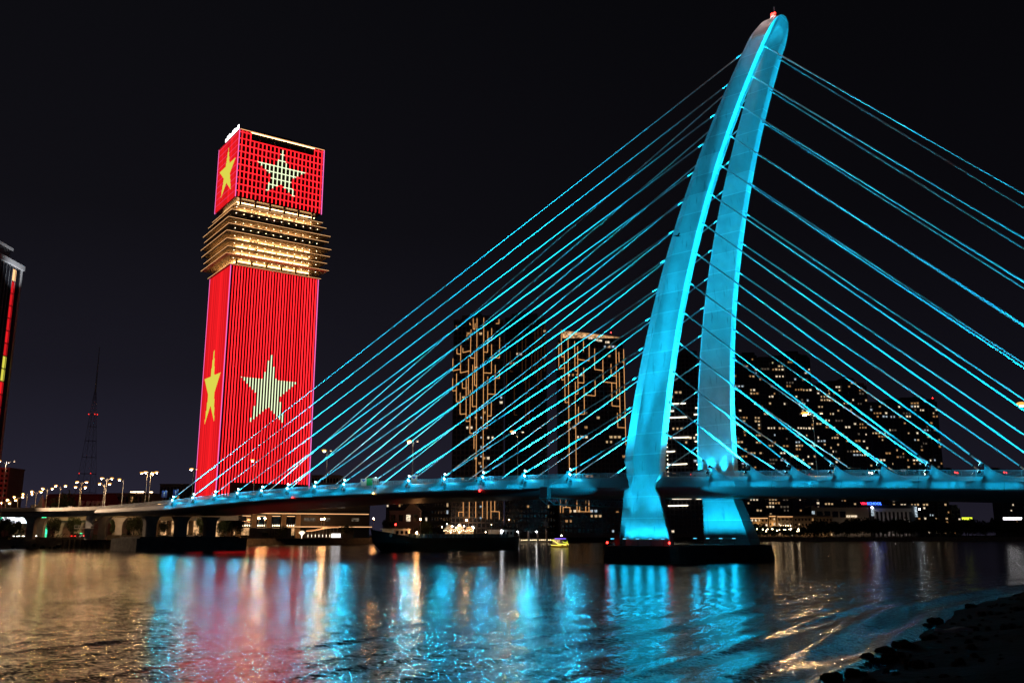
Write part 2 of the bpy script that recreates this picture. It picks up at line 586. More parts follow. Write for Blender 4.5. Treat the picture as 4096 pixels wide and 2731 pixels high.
def rock_mesh(seed, r=1.0):
    q = random.Random(seed)
    mb = MB()
    n, m = 9, 6
    rings = []
    for j in range(1, m):
        t = math.pi * j / m
        ring = []
        for i in range(n):
            p = Vector((math.sin(t) * math.cos(2 * math.pi * i / n), math.sin(t) * math.sin(2 * math.pi * i / n), -0.62 * math.cos(t)))
            ring.append(p * (r * (0.85 + 0.45 * noise.noise(p * 1.7 + Vector((seed, 0, 0))))))
        rings.append(ring)
    mb.loft(rings)
    return mb.mesh('shore_rock', M['rock'])


rocks = [rock_mesh(k) for k in range(4)]
for k, (px, py, s) in enumerate([(3738, 2492, .62), (3545, 2612, .55), (3590, 2588, .5), (3620, 2576, .36), (3466, 2634, .4), (3475, 2642, .3), (3712, 2508, .4), (3500, 2652, .34), (3420, 2700, .42), (3885, 2428, .5), (3560, 2640, .5), (3640, 2600, .6), (3320, 2722, .5)]):
    X, v = (px - 2048) / FPX, (1365.5 - py) / FPX
    d = Vector((X, math.cos(TH) - v * math.sin(TH), math.sin(TH) + v * math.cos(TH)))
    p = Vector((0, 0, CAMH)) + d * (-CAMH / d.z)
    tag(inst(rocks[k % 4], 'shore_rock', None, (p.x, p.y, 0.05), rnd.random() * 6, (s, s * .8, s)), 'dark wet stone at the waterline of the near muddy shore', 'rock', 'stones along the near waterline')
# broken stones and gravel strewn over the mud
mb = MB()
q = random.Random(3)
for k in range(420):
    f = q.random() ** 1.3
    (x0, y0), (x1, y1) = (9.5, 30.5), (52, 93)
    w = q.random() ** 1.6 * 14 - .4
    x, y = x0 + (x1 - x0) * f + .834 * w, y0 + (y1 - y0) * f - .552 * w
    d = shore_dist(x, y)
    if d < -.6:
        continue
    z = min(max(-1.6, d * 0.10), 1.5) - .02
    r = q.uniform(.05, .20) * (1.5 if q.random() < .1 else 1)
    p = [Vector((q.uniform(.7, 1.2) * math.cos(i * 1.2566), q.uniform(.7, 1.2) * math.sin(i * 1.2566), 0)) * r for i in range(5)]
    o_ = Vector((x, y, z))
    mb.loft([[o_ + v * 1.1 + Vector((0, 0, -.1)) for v in p], [o_ + v + Vector((0, 0, r * q.uniform(.25, .6))) for v in p], [o_ + v * .45 + Vector((0, 0, r * q.uniform(.7, .95))) for v in p]])
tag(mb.build('shore_stones', M['rock']), 'loose broken stones strewn over the dark near shore', 'stones', kind='stuff')
mb = MB()
mb.loft([[(x * 0.8, y * (0.16 - 0.09 * abs(x)), z + 0.05 * math.sin(x * 4)) for (y, z) in ((-1, 0), (1, 0), (1, .1), (-1, .1))] for x in (-1, -.6, -.2, .2, .6, 1)])
p = at(3830, 2664, 36.5)
tag(mb.build('litter', M['litter'], None, loc=(p.x, p.y, 1.42), rotz=0.25), 'pale scrap of litter lying on the dark near shore', 'litter')

# far bank: land sheet with a quay wall towards the river
BANK = [(-700, 326), (-225, 328), (-197, 352),  (-140, 361), (-138, 444), (-117, 516), (-83, 545), (30, 720), (88, 745), (240, 772), (577, 835), (1300, 920)]
mb = MB()
top = [(x, y, 3.4) for x, y in BANK]
back = [(x * 3.2, 3200, 3.4) for x, y in BANK]
n = len(BANK)
mb.add(top + back, [(i, i + 1, n + i + 1, n + i) for i in range(n - 1)])
mb.add([(x, y, -2) for x, y in BANK] + top, [(i, i + 1, n + i + 1, n + i) for i in range(n - 1)], 1)
struct(mb.build('far_bank', [M['land'], M['oldconc']]))

# ------------------------------------------------------------------ the cable-stayed bridge (local x along the deck, y across, z up)
AL = 0.7179
P0 = (11.456, 187.34, 0)
NC = 15.46


def BW(a, n, z):
    return Vector((P0[0] + math.cos(AL) * a + math.sin(AL) * n, P0[1] - math.sin(AL) * a + math.cos(AL) * n, z))


def zl(a):
    """height of the stay anchorages along the deck"""
    def q(t):
        return 17.6389 + 0.0217 * t - 0.1808e-3 * t * t - 0.0081e-5 * t ** 3
    t = -a
    if t > 156:
        return q(156) - (t - 156) * 0.022
    if t < -120:
        return q(-120) + (t + 120) * 0.035
    return q(t)


bridge = thing('cable_stayed_bridge', 'cyan lit cable-stayed bridge with a leaning arched pylon across the river', 'bridge', P0, -AL)

# girder
SEC = [(1.25, -1.42), (0.75, -1.42), (0.42, -1.55), (0.12, -2.05), (-0.10, -2.6), (-0.33, -3.1), (-0.43, -3.3), (-0.40, -3.52), (-0.12, -3.78), (0.7, -4.15), (2.2, -4.55), (4.5, -4.75)]


def section(a):
    k = 1.0 if a > -165 else max(0.62, 1 + (a + 165) / 43 * 0.38)
    z0 = zl(a)
    near = [(y, -1.42 + (dz + 1.42) * k) for y, dz in SEC]
    far = [(2 * NC - y, dz) for y, dz in reversed(near)]
    return [(a, y, z0 + dz) for y, dz in near + far] + [(a, 2 * NC - 1.3, z0 - 1.62), (a, NC, z0 - 1.40), (a, 1.3, z0 - 1.62)]


stations = [-208 + 4 * i for i in range(108)]
mb = MB()
mb.loft([section(a) for a in stations])
deck = mb.build('deck_girder', M['girder'], bridge)
mb = MB()
for a0, a1 in zip(stations[:-1], stations[1:]):
    for y0, y1 in ((1.45, NC - 0.6), (NC + 0.6, 2 * NC - 1.45)):
        f = lambda a, y: (a, y, zl(a) - 1.62 + 0.22 * (1 - abs(y - NC) / (NC - 1.3)) + 0.02)
        mb.add([f(a0, y0), f(a1, y0), f(a1, y1), f(a0, y1)], [(0, 1, 2, 3)])
mb.build('roadway', M['asphalt'], bridge)
mb = MB()
for a0, a1 in zip(stations[:-1], stations[1:]):
    z0, z1 = zl(a0) - 1.45, zl(a1) - 1.45
    mb.hexa([(a0, NC - .5, z0), (a1, NC - .5, z1), (a1, NC + .5, z1), (a0, NC + .5, z0), (a0, NC - .3, z0 + .75), (a1, NC - .3, z1 + .75), (a1, NC + .3, z1 + .75), (a0, NC + .3, z0 + .75)])
mb.build('median_barrier', M['concrete'], bridge)
# girder panel seams, small bolts of the drain plates
mb = MB()
for a in range(-196, 160, 12):
    for s0, s1 in zip(SEC[1:8], SEC[2:9]):
        mb.add([(a - .02, s0[0] - .012, zl(a) + s0[1]), (a + .03, s0[0] - .012, zl(a) + s0[1]), (a + .03, s1[0] - .012, zl(a) + s1[1]), (a - .02, s1[0] - .012, zl(a) + s1[1])], [(0, 1, 2, 3)])
o = mb.build('panel_seam', M['dark'], bridge)
o['kind'] = 'stuff'

# railings: top rail, posts and close bars
for y in (0.62, 2 * NC - 0.62):
    mb = MB()
    for a0, a1 in zip(stations[:-1], stations[1:]):
        if a0 > 160:
            break
        z0, z1 = zl(a0) - 0.52, zl(a1) - 0.52
        mb.beam((a0, y, z0), (a1, y, z1), 0.12, 0.09)
        mb.beam((a0, y, z0 - 0.80), (a1, y, z1 - 0.80), 0.06, 0.05)
    a = -208.0
    k = 0
    while a < 160:
        z = zl(a) - 0.52
        w = 0.045 if k % 14 else 0.12
        mb.box(a - w / 2, a + w / 2, y - 0.02, y + 0.02, z - 0.92, z)
        a += 0.145
        k += 1
    o = mb.build('railing', M['rail'], bridge)
    o['kind'] = 'stuff'

# pylon: two leaning legs joined in a round arch
PTAB = [  # h, left a, right a, outer n (near leg), inner n
    (2.6, 12.9, 24.8, -2.60, 0.6), (4.3, 13.0, 24.6, -2.33, 0.7), (6, 13.1, 24.0, -2.06, 0.8), (9, 13.2, 23.0, -1.57, 1.0), (12.2, 13.3, 21.9, -1.06, 1.3), (13.6, 13.4, 21.0, -0.83, 1.5), (14.6, 13.5, 20.9, -0.67, 1.6), (16.0, 13.5, 21.9, -0.445, 1.75), (17.5, 13.5, 21.85, -0.216, 1.87)]


def leg_dims(h):
    if h <= 17.5:
        for r0, r1 in zip(PTAB[:-1], PTAB[1:]):
            if h <= r1[0]:
                k = (h - r0[0]) / (r1[0] - r0[0])
                return [r0[i] + (r1[i] - r0[i]) * k for i in range(1, 5)]
    x = (h - 60) / 60
    ar = 0.937 * x ** 3 + 9.258 * x * x + 14.079 * x + 27.358
    w = 0.23 * x * x - 2.859 * x + 6.173 + 0.55
    bo = -0.682 * x ** 3 + 0.112 * x * x - 7.62 * x + 9.979
    ti = 2.08
    return [ar - w, ar, NC - bo, NC - bo + ti]


def leg_ring(h, side):
    aL, aR, no, ni = leg_dims(h)
    w = aR - aL
    c = min(1.05, (ni - no) * 0.5)
    ri = 0.9 * max(0, min(1, (15 - h) / 3))
    pts = [(aR - 0.12, no), (aR, no + 0.12), (aR - ri, ni - 0.08), (aR - .08 - ri, ni), (aL + 0.5, ni), (aL, ni - 0.4), (aL, no + c), (aL + 0.30 * w, no)]
    if side > 0:
        pts = [(a, 2 * NC - y) for a, y in pts][::-1]
    return [(a, y, h) for a, y in pts]


pyl = thing('pylon', '', '', (0, 0, 0))
del pyl['label'], pyl['category']
pyl.parent = bridge
hh = [r[0] for r in PTAB] + [17.5 + 1.5 * i for i in range(1, 56)]
hh = [h for h in hh if h <= 102.5] + [103.6]
for side in (-1, 1):
    mb = MB()
    mb.loft([leg_ring(h, side) for h in hh])
    mb.build('pylon_leg', M['pylon'], pyl)
# crown of the arch: sweep the leg section over an ellipse
mb = MB()
rings = []
for k in range(25):
    t = math.pi * k / 24
    aL, aR, no, ni = leg_dims(103.6)
    ce, se = math.copysign(abs(math.cos(t)) ** .85, math.cos(t)), math.sin(t) ** .85
    rings_o = (NC - 4.25 * (1 - .165 * se) * ce, 103.6 + 5.0 * se)
    rings_i = (NC - 2.17 * ce, 103.6 + 3.0 * se)
    def am(h, e):
        x = (h - 60) / 60
        arx = 0.937 * x ** 3 + 9.258 * x * x + 14.079 * x + 27.358
        return arx - (0.0 if e else 0.23 * x * x - 2.859 * x + 6.173 + 0.55)
    mid = (rings_o[0] * .5 + rings_i[0] * .5, rings_o[1] * .5 + rings_i[1] * .5)
    ho, hi_, hm = rings_o[1], rings_i[1], mid[1]
    w = am(ho, 1) - am(ho, 0)
    rings.append([(am(ho, 1), rings_o[0], ho), (am(hi_, 1), rings_i[0], hi_), (am(hi_, 0), rings_i[0], hi_), (am(hm, 0), mid[0], hm), (am(ho, 0) + .30 * w, rings_o[0], ho)])
mb.loft([r[::-1] for r in rings], caps=True)
mb.build('pylon_arch', M['pylon'], pyl)
# aircraft warning beacon at the very top
mb = MB()
ta = 42.9
mb.tube((ta, NC, 109.0), (ta, NC, 110.4), 0.06)
mb.box(ta - .5, ta + .5, NC - .5, NC + .5, 109.2, 109.35)
mb.path([(ta - .5, NC, 109.3), (ta - .5, NC, 110.2), (ta + .5, NC, 110.2), (ta + .5, NC, 109.3)], .03)
mb.tube((ta + .2, NC, 110.2), (ta + .2, NC, 111.6), 0.035)
mb.ball((ta - .1, NC - .3, 109.75), 0.38, mi=1)
mb.ball((ta + .35, NC - .2, 110.0), 0.2, mi=1)
mb.build('warning_beacon', [M['steel'], M['e_red']], pyl)
point('crown_fill', (ta - 2.2, NC - 5.5, 112.5), 900, bridge, (1.0, .80, .78), .3)  # pale point added off the beacon to brighten the arch crown

# pile cap with floodlights, bollard lights
mb = MB()
cb = [(11.9, -4.9), (26.4, -4.9), (27.2, -3.4), (27.2, 34.6), (26.4, 36.0), (11.9, 36.0), (11.1, 34.6), (11.1, -3.4)]
ct = [(12.2, -4.6), (26.0, -4.6), (26.7, -3.2), (26.7, 34.2), (26.0, 35.5), (12.2, 35.5), (11.5, 34.2), (11.5, -3.2)]
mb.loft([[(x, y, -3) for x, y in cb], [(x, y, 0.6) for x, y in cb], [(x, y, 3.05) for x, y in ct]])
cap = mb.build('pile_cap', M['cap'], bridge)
mb = MB()
mb.box(12.9, 14.1, -2.75, -2.40, 3.05, 5.35)
mb.build('service_door', M['black'], cap)


def cap_flood(a, n, z=4.35):
    mb = MB()
    mb.tube((a, n, 3.05), (a, n, z - .2), .05)
    mb.box(a - .38, a + .38, n - .16, n + .16, z - .2, z + .02)
    mb.box(a - .35, a + .35, n - .14, n + .14, z + .024, z + .05, 1)
    mb.box(a - .36, a + .36, n - .19, n - .165, z - .1, z + .03, 1)
    return mb.build('floodlight', [M['dark'], M['e_capl']], cap)


def nface(h):
    return leg_dims(h)[2]


FL = [(106, 4.8, 80000), (80, 8, 17000), (55, 9, 11261)]
E0 = 10.5
for i, a in enumerate((13.6, 16.4, 19.2, 22.0, 24.6)):
    cap_flood(a, -4.35)
for (h, size, I) in FL:
    d = leg_dims(h)
    am_ = (d[0] + d[1]) / 2
    for k, off in enumerate((-1.6, 1.6)):
        if h == 10:
            continue
        spot('pier_floodlight_beam', (am_ if h < 40 else 18.7 + off * 2, -4.5, 4.4), (am_ + off * (0.55 if h > 60 else .9), d[2] - 0.8, h), I * E0 * 4 * math.pi / 2, size * 1.15, bridge)
for a in (13.6, 16.4, 19.2, 22.0, 24.6):
    spot('pier_floodlight_beam', (a, -4.4, 4.0), (a, -1.4, 12), 4600, 130, bridge)
    spot('pier_glint_front_beam', (a, -4.75, 4.3), (95, -120, 0), 230, 70, bridge, radius=.5)  # extra spot added only for cyan glints on the water
    ac = 17.7 + (a - 19.1) * .62
    spot('pier_floodlight_beam', (a, -4.5, 4.4), (ac, -.7, 20), 600 * E0 * 4 * math.pi / 4, 46, bridge)
    spot('pier_floodlight_beam', (a, -4.5, 4.4), (ac + .6, 1.5, 35), 3668 * E0 * 4 * math.pi / 5, 16, bridge)
for a in (13.8, 16.8, 19.8, 22.8):
    cap_flood(a, 24.0 + 1.6)
    spot('pier_glint_front_beam', (a, 25.3, 4.3), (95, -120, 0), 340, 70, bridge, radius=.5)  # water glint spot added for the far leg as well
    spot('pier_floodlight_beam', (a, 25.8, 4.2), (a, 28.6, 10), 3400, 110, bridge)
    # deck level floods at the foot of the far leg
    spot('deck_floodlight_beam', (a - 0.4, 28.0, zl(18) - 0.9), (a, 28.55, zl(18) + 6), 6000, 44, bridge)
# the long narrow beams only ever meet the pylon: link them to it, which keeps the sampling clean
LK = bpy.data.collections.new('pylon_receivers')
for o in pyl.children:
    LK.objects.link(o)
for o in bridge.children:
    if o.type == 'LIGHT' and o.name.startswith('pier_floodlight_beam'):
        o.light_linking.receiver_collection = LK
# lamps lighting the girder next to the leg from below, as on the real pier
for a, ta_ in ((25.6, 40), (12.2, -4)):
    spot('girder_floodlight_beam', (a, -3.2, zl(a) - 5.4), (ta_, 0.2, zl(ta_) - 3.9), 5200, 46, bridge)
for a, n in ((12.3, -4.3), (25.8, -4.3)):
    mb = MB()
    mb.tube((a, n, 3.05), (a, n, 3.5), .06)
    mb.ball((a, n, 3.62), .2, mi=1)
    mb.build('marker_light', [M['dark'], M['e_red']], cap)
for a, m, dz in ((-92.5, 'e_red', -3.25), (-59.6, 'e_amber', -3.35), (-24.0, 'e_red', -3.6)):
    mb = MB()
    mb.box(a - .1, a + .1, -.6, -.2, zl(a) + dz - .05, zl(a) + dz + .05)
    mb.ball((a, -.68, zl(a) + dz), .2, mi=1)
    mb.build('navigation_light', [M['dark'], M[m]], bridge)

# stay cables with their anchor fairings and floodlights
LEFT = [-12.0 * i for i in range(14)]
RIGHT = [32.58 + 7.5 * i for i in range(14)]


def fairing_mesh(d, near):
    """d: direction in which the tail runs; apex end faces the pylon"""
    s_ = 1 if near else -1
    Y = (lambda y: y) if near else (lambda y: 2 * NC - y)
    mb = MB()
    rings = []
    for k in range(11):
        s = k / 10
        x = d * (6.1 * s)
        zt = -2.36 + 2.50 * (1 - s) ** 1.75
        yo = -0.78 * (1 - s) ** 0.8 - 0.02
        zo = -2.38
        ym = 0.28
        lean = -d * 0.28 * (1 - s) ** 3
        rings.append([(x + lean * 1.2, Y(yo), zo), (x + lean * .6, Y(yo * .45 + .02), zo + (zt - zo) * .42), (x, Y(ym - .12 * (1 - s)), zt), (x, Y(ym + .12 * (1 - s) + .01), zt), (x, Y(0.60), min(zt, -1.42) if s > .5 else -1.42 + (zt + 1.42) * .25), (x, Y(0.66), -2.0)])
    if (d > 0) == near:
        rings = [r[::-1] for r in rings]
    mb.loft(rings)
    return mb.mesh('anchor_fairing', M['fairing'])


def flood_mesh(d, near):
    mb = MB()
    dirv = Vector((-d * 0.86, -0.12 if near else 0.12, 0.50)).normalized()
    p = Vector((0, 0, 0))
    mb.tube(p - dirv * 0.30, p, 0.18, 0.27, n=12)
    mb.tube(p, p + dirv * 0.05, 0.29, n=12)
    mb.tube(p + dirv * 0.055, p + dirv * 0.065, 0.26, n=12, mi=1)
    mb.beam(p - dirv * .15, p - dirv * .15 + Vector((d * .1, .25 if near else -.25, -.25)), .07)
    return mb.mesh('floodlight', [M['dark'], M['e_flood']])


stays, stay_beams = {}, []
fm = {(d, n): fairing_mesh(d, n) for d in (-1, 1) for n in (True, False)}
lm = {(d, n): flood_mesh(d, n) for d in (-1, 1) for n in (True, False)}
for near in (True, False):
    Y = (lambda y: y) if near else (lambda y: 2 * NC - y)
    for lst, d in ((LEFT, -1), (RIGHT, 1)):
        for i, a in enumerate(lst):
            z = zl(a)
            h = 24.0 + 5.98 * i
            aL, aR, no, ni = leg_dims(h)
            top = Vector((aR if d > 0 else aL, Y((no + ni) / 2 + .1), h))
            bot = Vector((a + d * 0.6, Y(0.30), z - 0.35))
            u = (top - bot).normalized()
            mb = MB()
            mb.tube(bot + u * 3.3, top - u * 0.3, 0.14, n=8)
            mb.tube(bot, bot + u * 3.3, 0.155, n=8)
            mb.tube(bot + u * 3.2, bot + u * 3.42, 0.20, n=8, mi=1)
            mb.tube(bot + u * 0.9, bot + u * 1.1, 0.21, n=8, mi=1)
            mb.tube(top - u * 1.4, top + u * .3, 0.16, n=8)
            stays.setdefault((near, d), []).append(mb.build('stay_cable', [M['cable'], M['dark']], bridge, smooth=True))
            fo = inst(fm[(d, near)], 'anchor_fairing', bridge, (a, 0, z))
            lo1 = inst(lm[(d, near)], 'floodlight', fo, (-d * 0.55, Y(-0.10), 0.34))
            lo2 = inst(lm[(d, near)], 'floodlight', fo, (-d * 0.75, Y(-0.55), -0.72))
            # beams: one up its stay, one on the pylon
            tgt = bot.lerp(top, 0.62) + Vector((0, Y(-1.0) - Y(0), 3))
            e = 1.0 + 0.09 * i
            if i in (1, 4, 8, 12):
                stay_beams.append((throw(spot('stay_floodlight_beam', (a - d * 1.1, Y(-1.3), z + 0.45), (a - d * 20, Y(4), z + 40), STAY_P * (5.5 if i == 1 else 1), 128, bridge, radius=.22), 30.0), near, d))
            if i % 2 == 0:
                spot('pylon_floodlight_beam', (a - d * 1.1, Y(-0.35), z + 0.55), tgt, 64000 * e, 66, bridge, radius=.22)
            point('floodlight_spill', (a - d * 1.0, Y(-0.75), z + 0.15), SPILL_P * (2.6 if d < 0 else .8), bridge, radius=.15)
            if d < 0:  # extra spot added at the anchorage for cyan glints on the river
                spot('river_glint_front_beam', (a - d * 1.15, Y(-0.6), z + .1), (95, -120, 0), GLINT_P * (.5 if 8 <= i <= 12 else 1.15), 70, bridge, radius=.25)
            if near:
                # fairing and fascia glow from the small projectors beside each anchorage
                pm = MB()
                pm.box(-d * .35 - .12, -d * .35 + .12, -1.18, -0.98, -0.28, -0.10)
                pm.beam((-d * .35, -1.0, -.22), (-d * .1, -.2, -.5), .05)
                inst(pm.mesh('projector', M['dark']), 'projector', fo)
                spot('fairing_projector_beam', (a - d * .1, -1.08, z - 0.2), (a + d * 2.2, -0.2, z - 1.5), FAIR_P, 95, bridge, radius=.08)
                for dx, k_ in ((.5, .5), (1.7, .55), (2.9, .5), (4.1, .35)):
                    point('fascia_light', (a + d * dx, -0.80 + dx * .06, z - 2.62), FASC_P * k_, bridge, radius=.06)

# keep each small projector's light on what it is mounted to, so that the sampling stays clean
SK = {}
for k, lst in stays.items():
    SK[k] = bpy.data.collections.new('stay_receivers')
    for o in lst:
        SK[k].objects.link(o)
for o, n_, d_ in stay_beams:
    o.light_linking.receiver_collection = SK[(n_, d_)]
SPK = bpy.data.collections.new('spill_receivers')
for lst in stays.values():
    for o in lst:
        SPK.objects.link(o)
DK = bpy.data.collections.new('deck_receivers')
for o in bridge.children:
    if o.type == 'MESH' and o.name.split('.')[0] in ('deck_girder', 'railing', 'anchor_fairing', 'panel_seam', 'roadway', 'median_barrier'):
        DK.objects.link(o)
        SPK.objects.link(o)
        for c in o.children:
            if c.type == 'MESH':
                DK.objects.link(c)
                SPK.objects.link(c)
WK = bpy.data.collections.new('river_receivers')
for o in COL.objects:
    if o.name.split('.')[0] in ('river_water', 'shore', 'cargo_barge'):
        WK.objects.link(o)
for o in bridge.children:
    if o.type == 'LIGHT':
        nm = o.name.split('.')[0]
        if nm == 'pylon_floodlight_beam':
            o.light_linking.receiver_collection = LK
        elif nm == 'floodlight_spill':
            o.light_linking.receiver_collection = SPK
        elif nm in ('fascia_light', 'fairing_projector_beam'):
            o.light_linking.receiver_collection = DK
        elif nm.endswith('front_beam'):
            o.light_linking.receiver_collection = WK

# river piers of the side span: three flared columns on one footing
mb = MB()
mb.box(-186, -169, -4, 36, -2, 4.0)
mb.box(-184, -171, -2, 34, 4.0, 4.5)
mb.build('pier_footing', M['oldconc'], bridge)
for n_ in (4.5, NC, 2 * NC - 4.5):
    mb = MB()
    a = -177.5
    top = zl(a) - 4.72
    rings = []
    for k, (z, w, t) in enumerate([(4.5, 1.9, 1.35), (8.2, 1.9, 1.35), (9.4, 2.05, 1.4), (10.4, 2.5, 1.5), (11.1, 3.2, 1.6), (top, 3.9, 1.7)]):
        c = .35
        rings.append([(a - t, n_ - w + c, z), (a - t + c, n_ - w, z), (a + t - c, n_ - w, z), (a + t, n_ - w + c, z), (a + t, n_ + w - c, z), (a + t - c, n_ + w, z), (a - t + c, n_ + w, z), (a - t, n_ + w - c, z)])
    mb.loft(rings)
    mb.build('flared_column', M['concrete'], bridge)
# land abutment beyond the right edge of the picture
mb = MB()
mb.box(196, 221, 1.5, 2 * NC - 1.5, -2, zl(210) - 4.8)
mb.build('abutment', M['concrete'], bridge)

# inspection gantry hung below the deck
gan = thing('inspection_gantry', 'grey truss inspection gantry with caged ladder hung under the bridge deck', 'gantry', BW(-5.0, 0, 0), -AL)
mb = MB()
gz0, gz1 = zl(-5) - 6.6, zl(-5) - 5.3
for n0, n1 in ((-2.2, 33.0),):
    for y_, x_ in ((gz1, -0.9), (gz1, 0.9), (gz0, -0.9), (gz0, 0.9)):
        mb.beam((x_, n0 if y_ == gz1 else n0 + 2.4, y_), (x_, n1, y_), .14)
    n_ = n0 + 2.4
    while n_ < n1 - 1:
        for x_ in (-0.9, 0.9):
            mb.beam((x_, n_, gz0), (x_, n_, gz1), .07)
            mb.beam((x_, n_, gz0), (x_, n_ + 1.1, gz1), .07)
            mb.beam((x_, n_ + 1.1, gz1), (x_, n_ + 2.2, gz0), .07)
        mb.beam((-.9, n_, gz0), (.9, n_, gz0), .07)
        n_ += 2.2
for x_ in (-.9, .9):
    mb.beam((x_, -2.2, gz1), (x_, .2, gz0), .12)
mb.build('truss', M['steel'], gan)
mb = MB()
mb.box(-0.95, 0.95, -1.9, -0.75, gz1 + .1, gz1 + 2.2)
mb.build('drive_box', M['steel'], gan)
mb = MB()
for x_ in (-.5, .5):
    mb.beam((x_, -1.0, gz1 + 2.0), (x_, -0.85, zl(-5) + 1.4), .06)
    mb.beam((x_, -1.7, gz1 + 4.0), (x_, -1.6, zl(-5) + 1.4), .05)
z_ = gz1 + 2.2
while z_ < zl(-5) + 1.4:
    mb.beam((-.5, -.95, z_), (.5, -.95, z_), .04)
    z_ += .45
for z_ in (gz1 + 4.0, gz1 + 5.2, gz1 + 6.4, zl(-5) + 1.3):
    for (x0, y0), (x1, y1) in (((-.5, -.95), (-.5, -1.65)), ((-.5, -1.65), (.5, -1.65)), ((.5, -1.65), (.5, -.95))):
        mb.beam((x0, y0, z_), (x1, y1, z_), .05)
mb.build('caged_ladder', M['steel'], gan)

# ------------------------------------------------------------------ the red LED tower on the far bank
TA = 0.951
led = thing('led_tower', 'tall red LED-lit tower with yellow stars and stacked terraces near the top', 'tower', (-160.87, 503.44, 0), math.pi / 2 - TA)
# local x along the front face, y along the left face, z up
W1, W2 = 53.5, 37.2


def star_poly(cu, cz, rx, rz):
    p = []
    for k in range(10):
        r = 1.0 if k % 2 == 0 else 0.382
        t = math.pi / 2 + k * math.pi / 5
        p.append((cu + rx * r * math.cos(t), cz + rz * r * math.sin(t)))
    return p


def cross(poly, u, axis=0):
    r = []
    for (a, b) in zip(poly, poly[1:] + poly[:1]):
        a0, b0, a1, b1 = a[axis], b[axis], a[1 - axis], b[1 - axis]
        if (a0 <= u) != (b0 <= u):
            r.append(a1 + (b1 - a1) * (u - a0) / (b0 - a0))
    r.sort()
    return [(r[i], r[i + 1]) for i in range(0, len(r) - 1, 2)]


S_UF, S_LF = star_poly(26.8, 217.2, 16.3, 16.4), star_poly(26.6, 85.2, 17.8, 23)
S_UL, S_LL = star_poly(18.2, 218.0, 15.2, 16.5), star_poly(19.5, 86.8, 15.1, 24.8)
# bodies
for (z0, z1, nm) in ((3.0, 156.2, 'lower_shaft'), (197.4, 239.4, 'upper_shaft')):
    mb = MB()
    mb.box(0.35, W1 - .35, 0.35, W2 - .35, z0, z1)
    mb.build(nm, M['redglass'], led)
mb = MB()
mb.box(6, W1 - 6, 6, W2 - 6, 156.2, 197.4)
core = mb.build('terrace_core', M['glass'], led)


def strip_v(u, face, z0, z1, poly, w, dep, mats, name, skip=None):
    """vertical LED strip with its star part switched to another colour"""
    segs, cuts = [], cross(poly, u) if poly else []
    zz = z0
    for a, b in cuts:
        a, b = max(z0, a), min(z1, b)
        if b > a:
            segs += [(zz, a, 0), (a, b, 1)]
            zz = b
    segs.append((zz, z1, 0))
    mb = MB()
    for a, b, mi in segs:
        if b - a < .05:
            continue
        if face == 'F':
            mb.box(u - w / 2, u + w / 2, -dep, 0.34, a, b, mi)
        else:
            mb.box(-dep, 0.34, u - w / 2, u + w / 2, a, b, mi)
    return mb.build(name, mats, led)


def strip_h(z, face, u0, u1, poly, w, dep, mats, name):
    segs, cuts = [], cross(poly, z, 1) if poly else []
    uu = u0
    for a, b in cuts:
        segs += [(uu, a, 0), (a, b, 1)]
        uu = b
    segs.append((uu, u1, 0))
    mb = MB()
    for a, b, mi in segs:
        if b - a < .05:
            continue
        if face == 'F':
            mb.box(a, b, -dep, 0.34, z - w / 2, z + w / 2, mi)
        else:
            mb.box(-dep, 0.34, a, b, z - w / 2, z + w / 2, mi)
    return mb.build(name, mats, led)


MF = [M['e_ledred'], M['e_ledwhite']]
ML = [M['e_ledredl'], M['e_ledyel']]
nF = 31
for i in range(nF):
    strip_v(1.75 + i * (W1 - 3.0) / (nF - 1), 'F', 33.4 if i > 3 else 26.0, 155.8, S_LF, 0.36, 0.35, MF, 'led_strip')
nU = 21
for i in range(nU):
    u = 1.75 + i * (W1 - 3.0) / (nU - 1)
    strip_v(u, 'F', 198.2, 234.2 if 7 < u < 46.9 else 239.0, S_UF, 0.42, 0.30, MF, 'led_strip')
for k in range(10):
    z = 201.55 + 4.07 * k
    if z < 239:
        strip_h(z, 'F', 0.6, W1 - .6, S_UF, 0.34, 0.24, MF, 'led_bar')
nL = 38
for i in range(nL):
    u = 0.9 + i * (W2 - 1.8) / (nL - 1)
    for z0, z1, S in ((20.0, 155.8, S_LL), (198.2, 239.2, S_UL)):
        if z0 < 100 and i == 11:
            strip_v(u, 'L', 20, 109.0, S, 0.66, 0.22, ML, 'led_strip')
            strip_v(u, 'L', 133.2, z1, None, 0.66, 0.22, ML, 'led_strip')
        else:
            strip_v(u, 'L', z0, z1, S, 0.52, 0.22, ML, 'led_strip')
for k in range(10):
    strip_h(201.55 + 4.07 * k, 'L', 0.6, W2 - .6, S_UL, 0.16, 0.27, [M['e_ledpinkd'], M['e_ledyel']], 'led_bar')
for (x, y) in ((-.05, -.05), (W1 + .05, -.05), (-.05, W2 + .05)):
    for z0, z1 in ((20, 156), (197.6, 239.5)):
        mb = MB()
        mb.box(x - .22, x + .22, y - .22, y + .22, z0, z1)
        mb.build('edge_light', M['e_ledpink'], led)
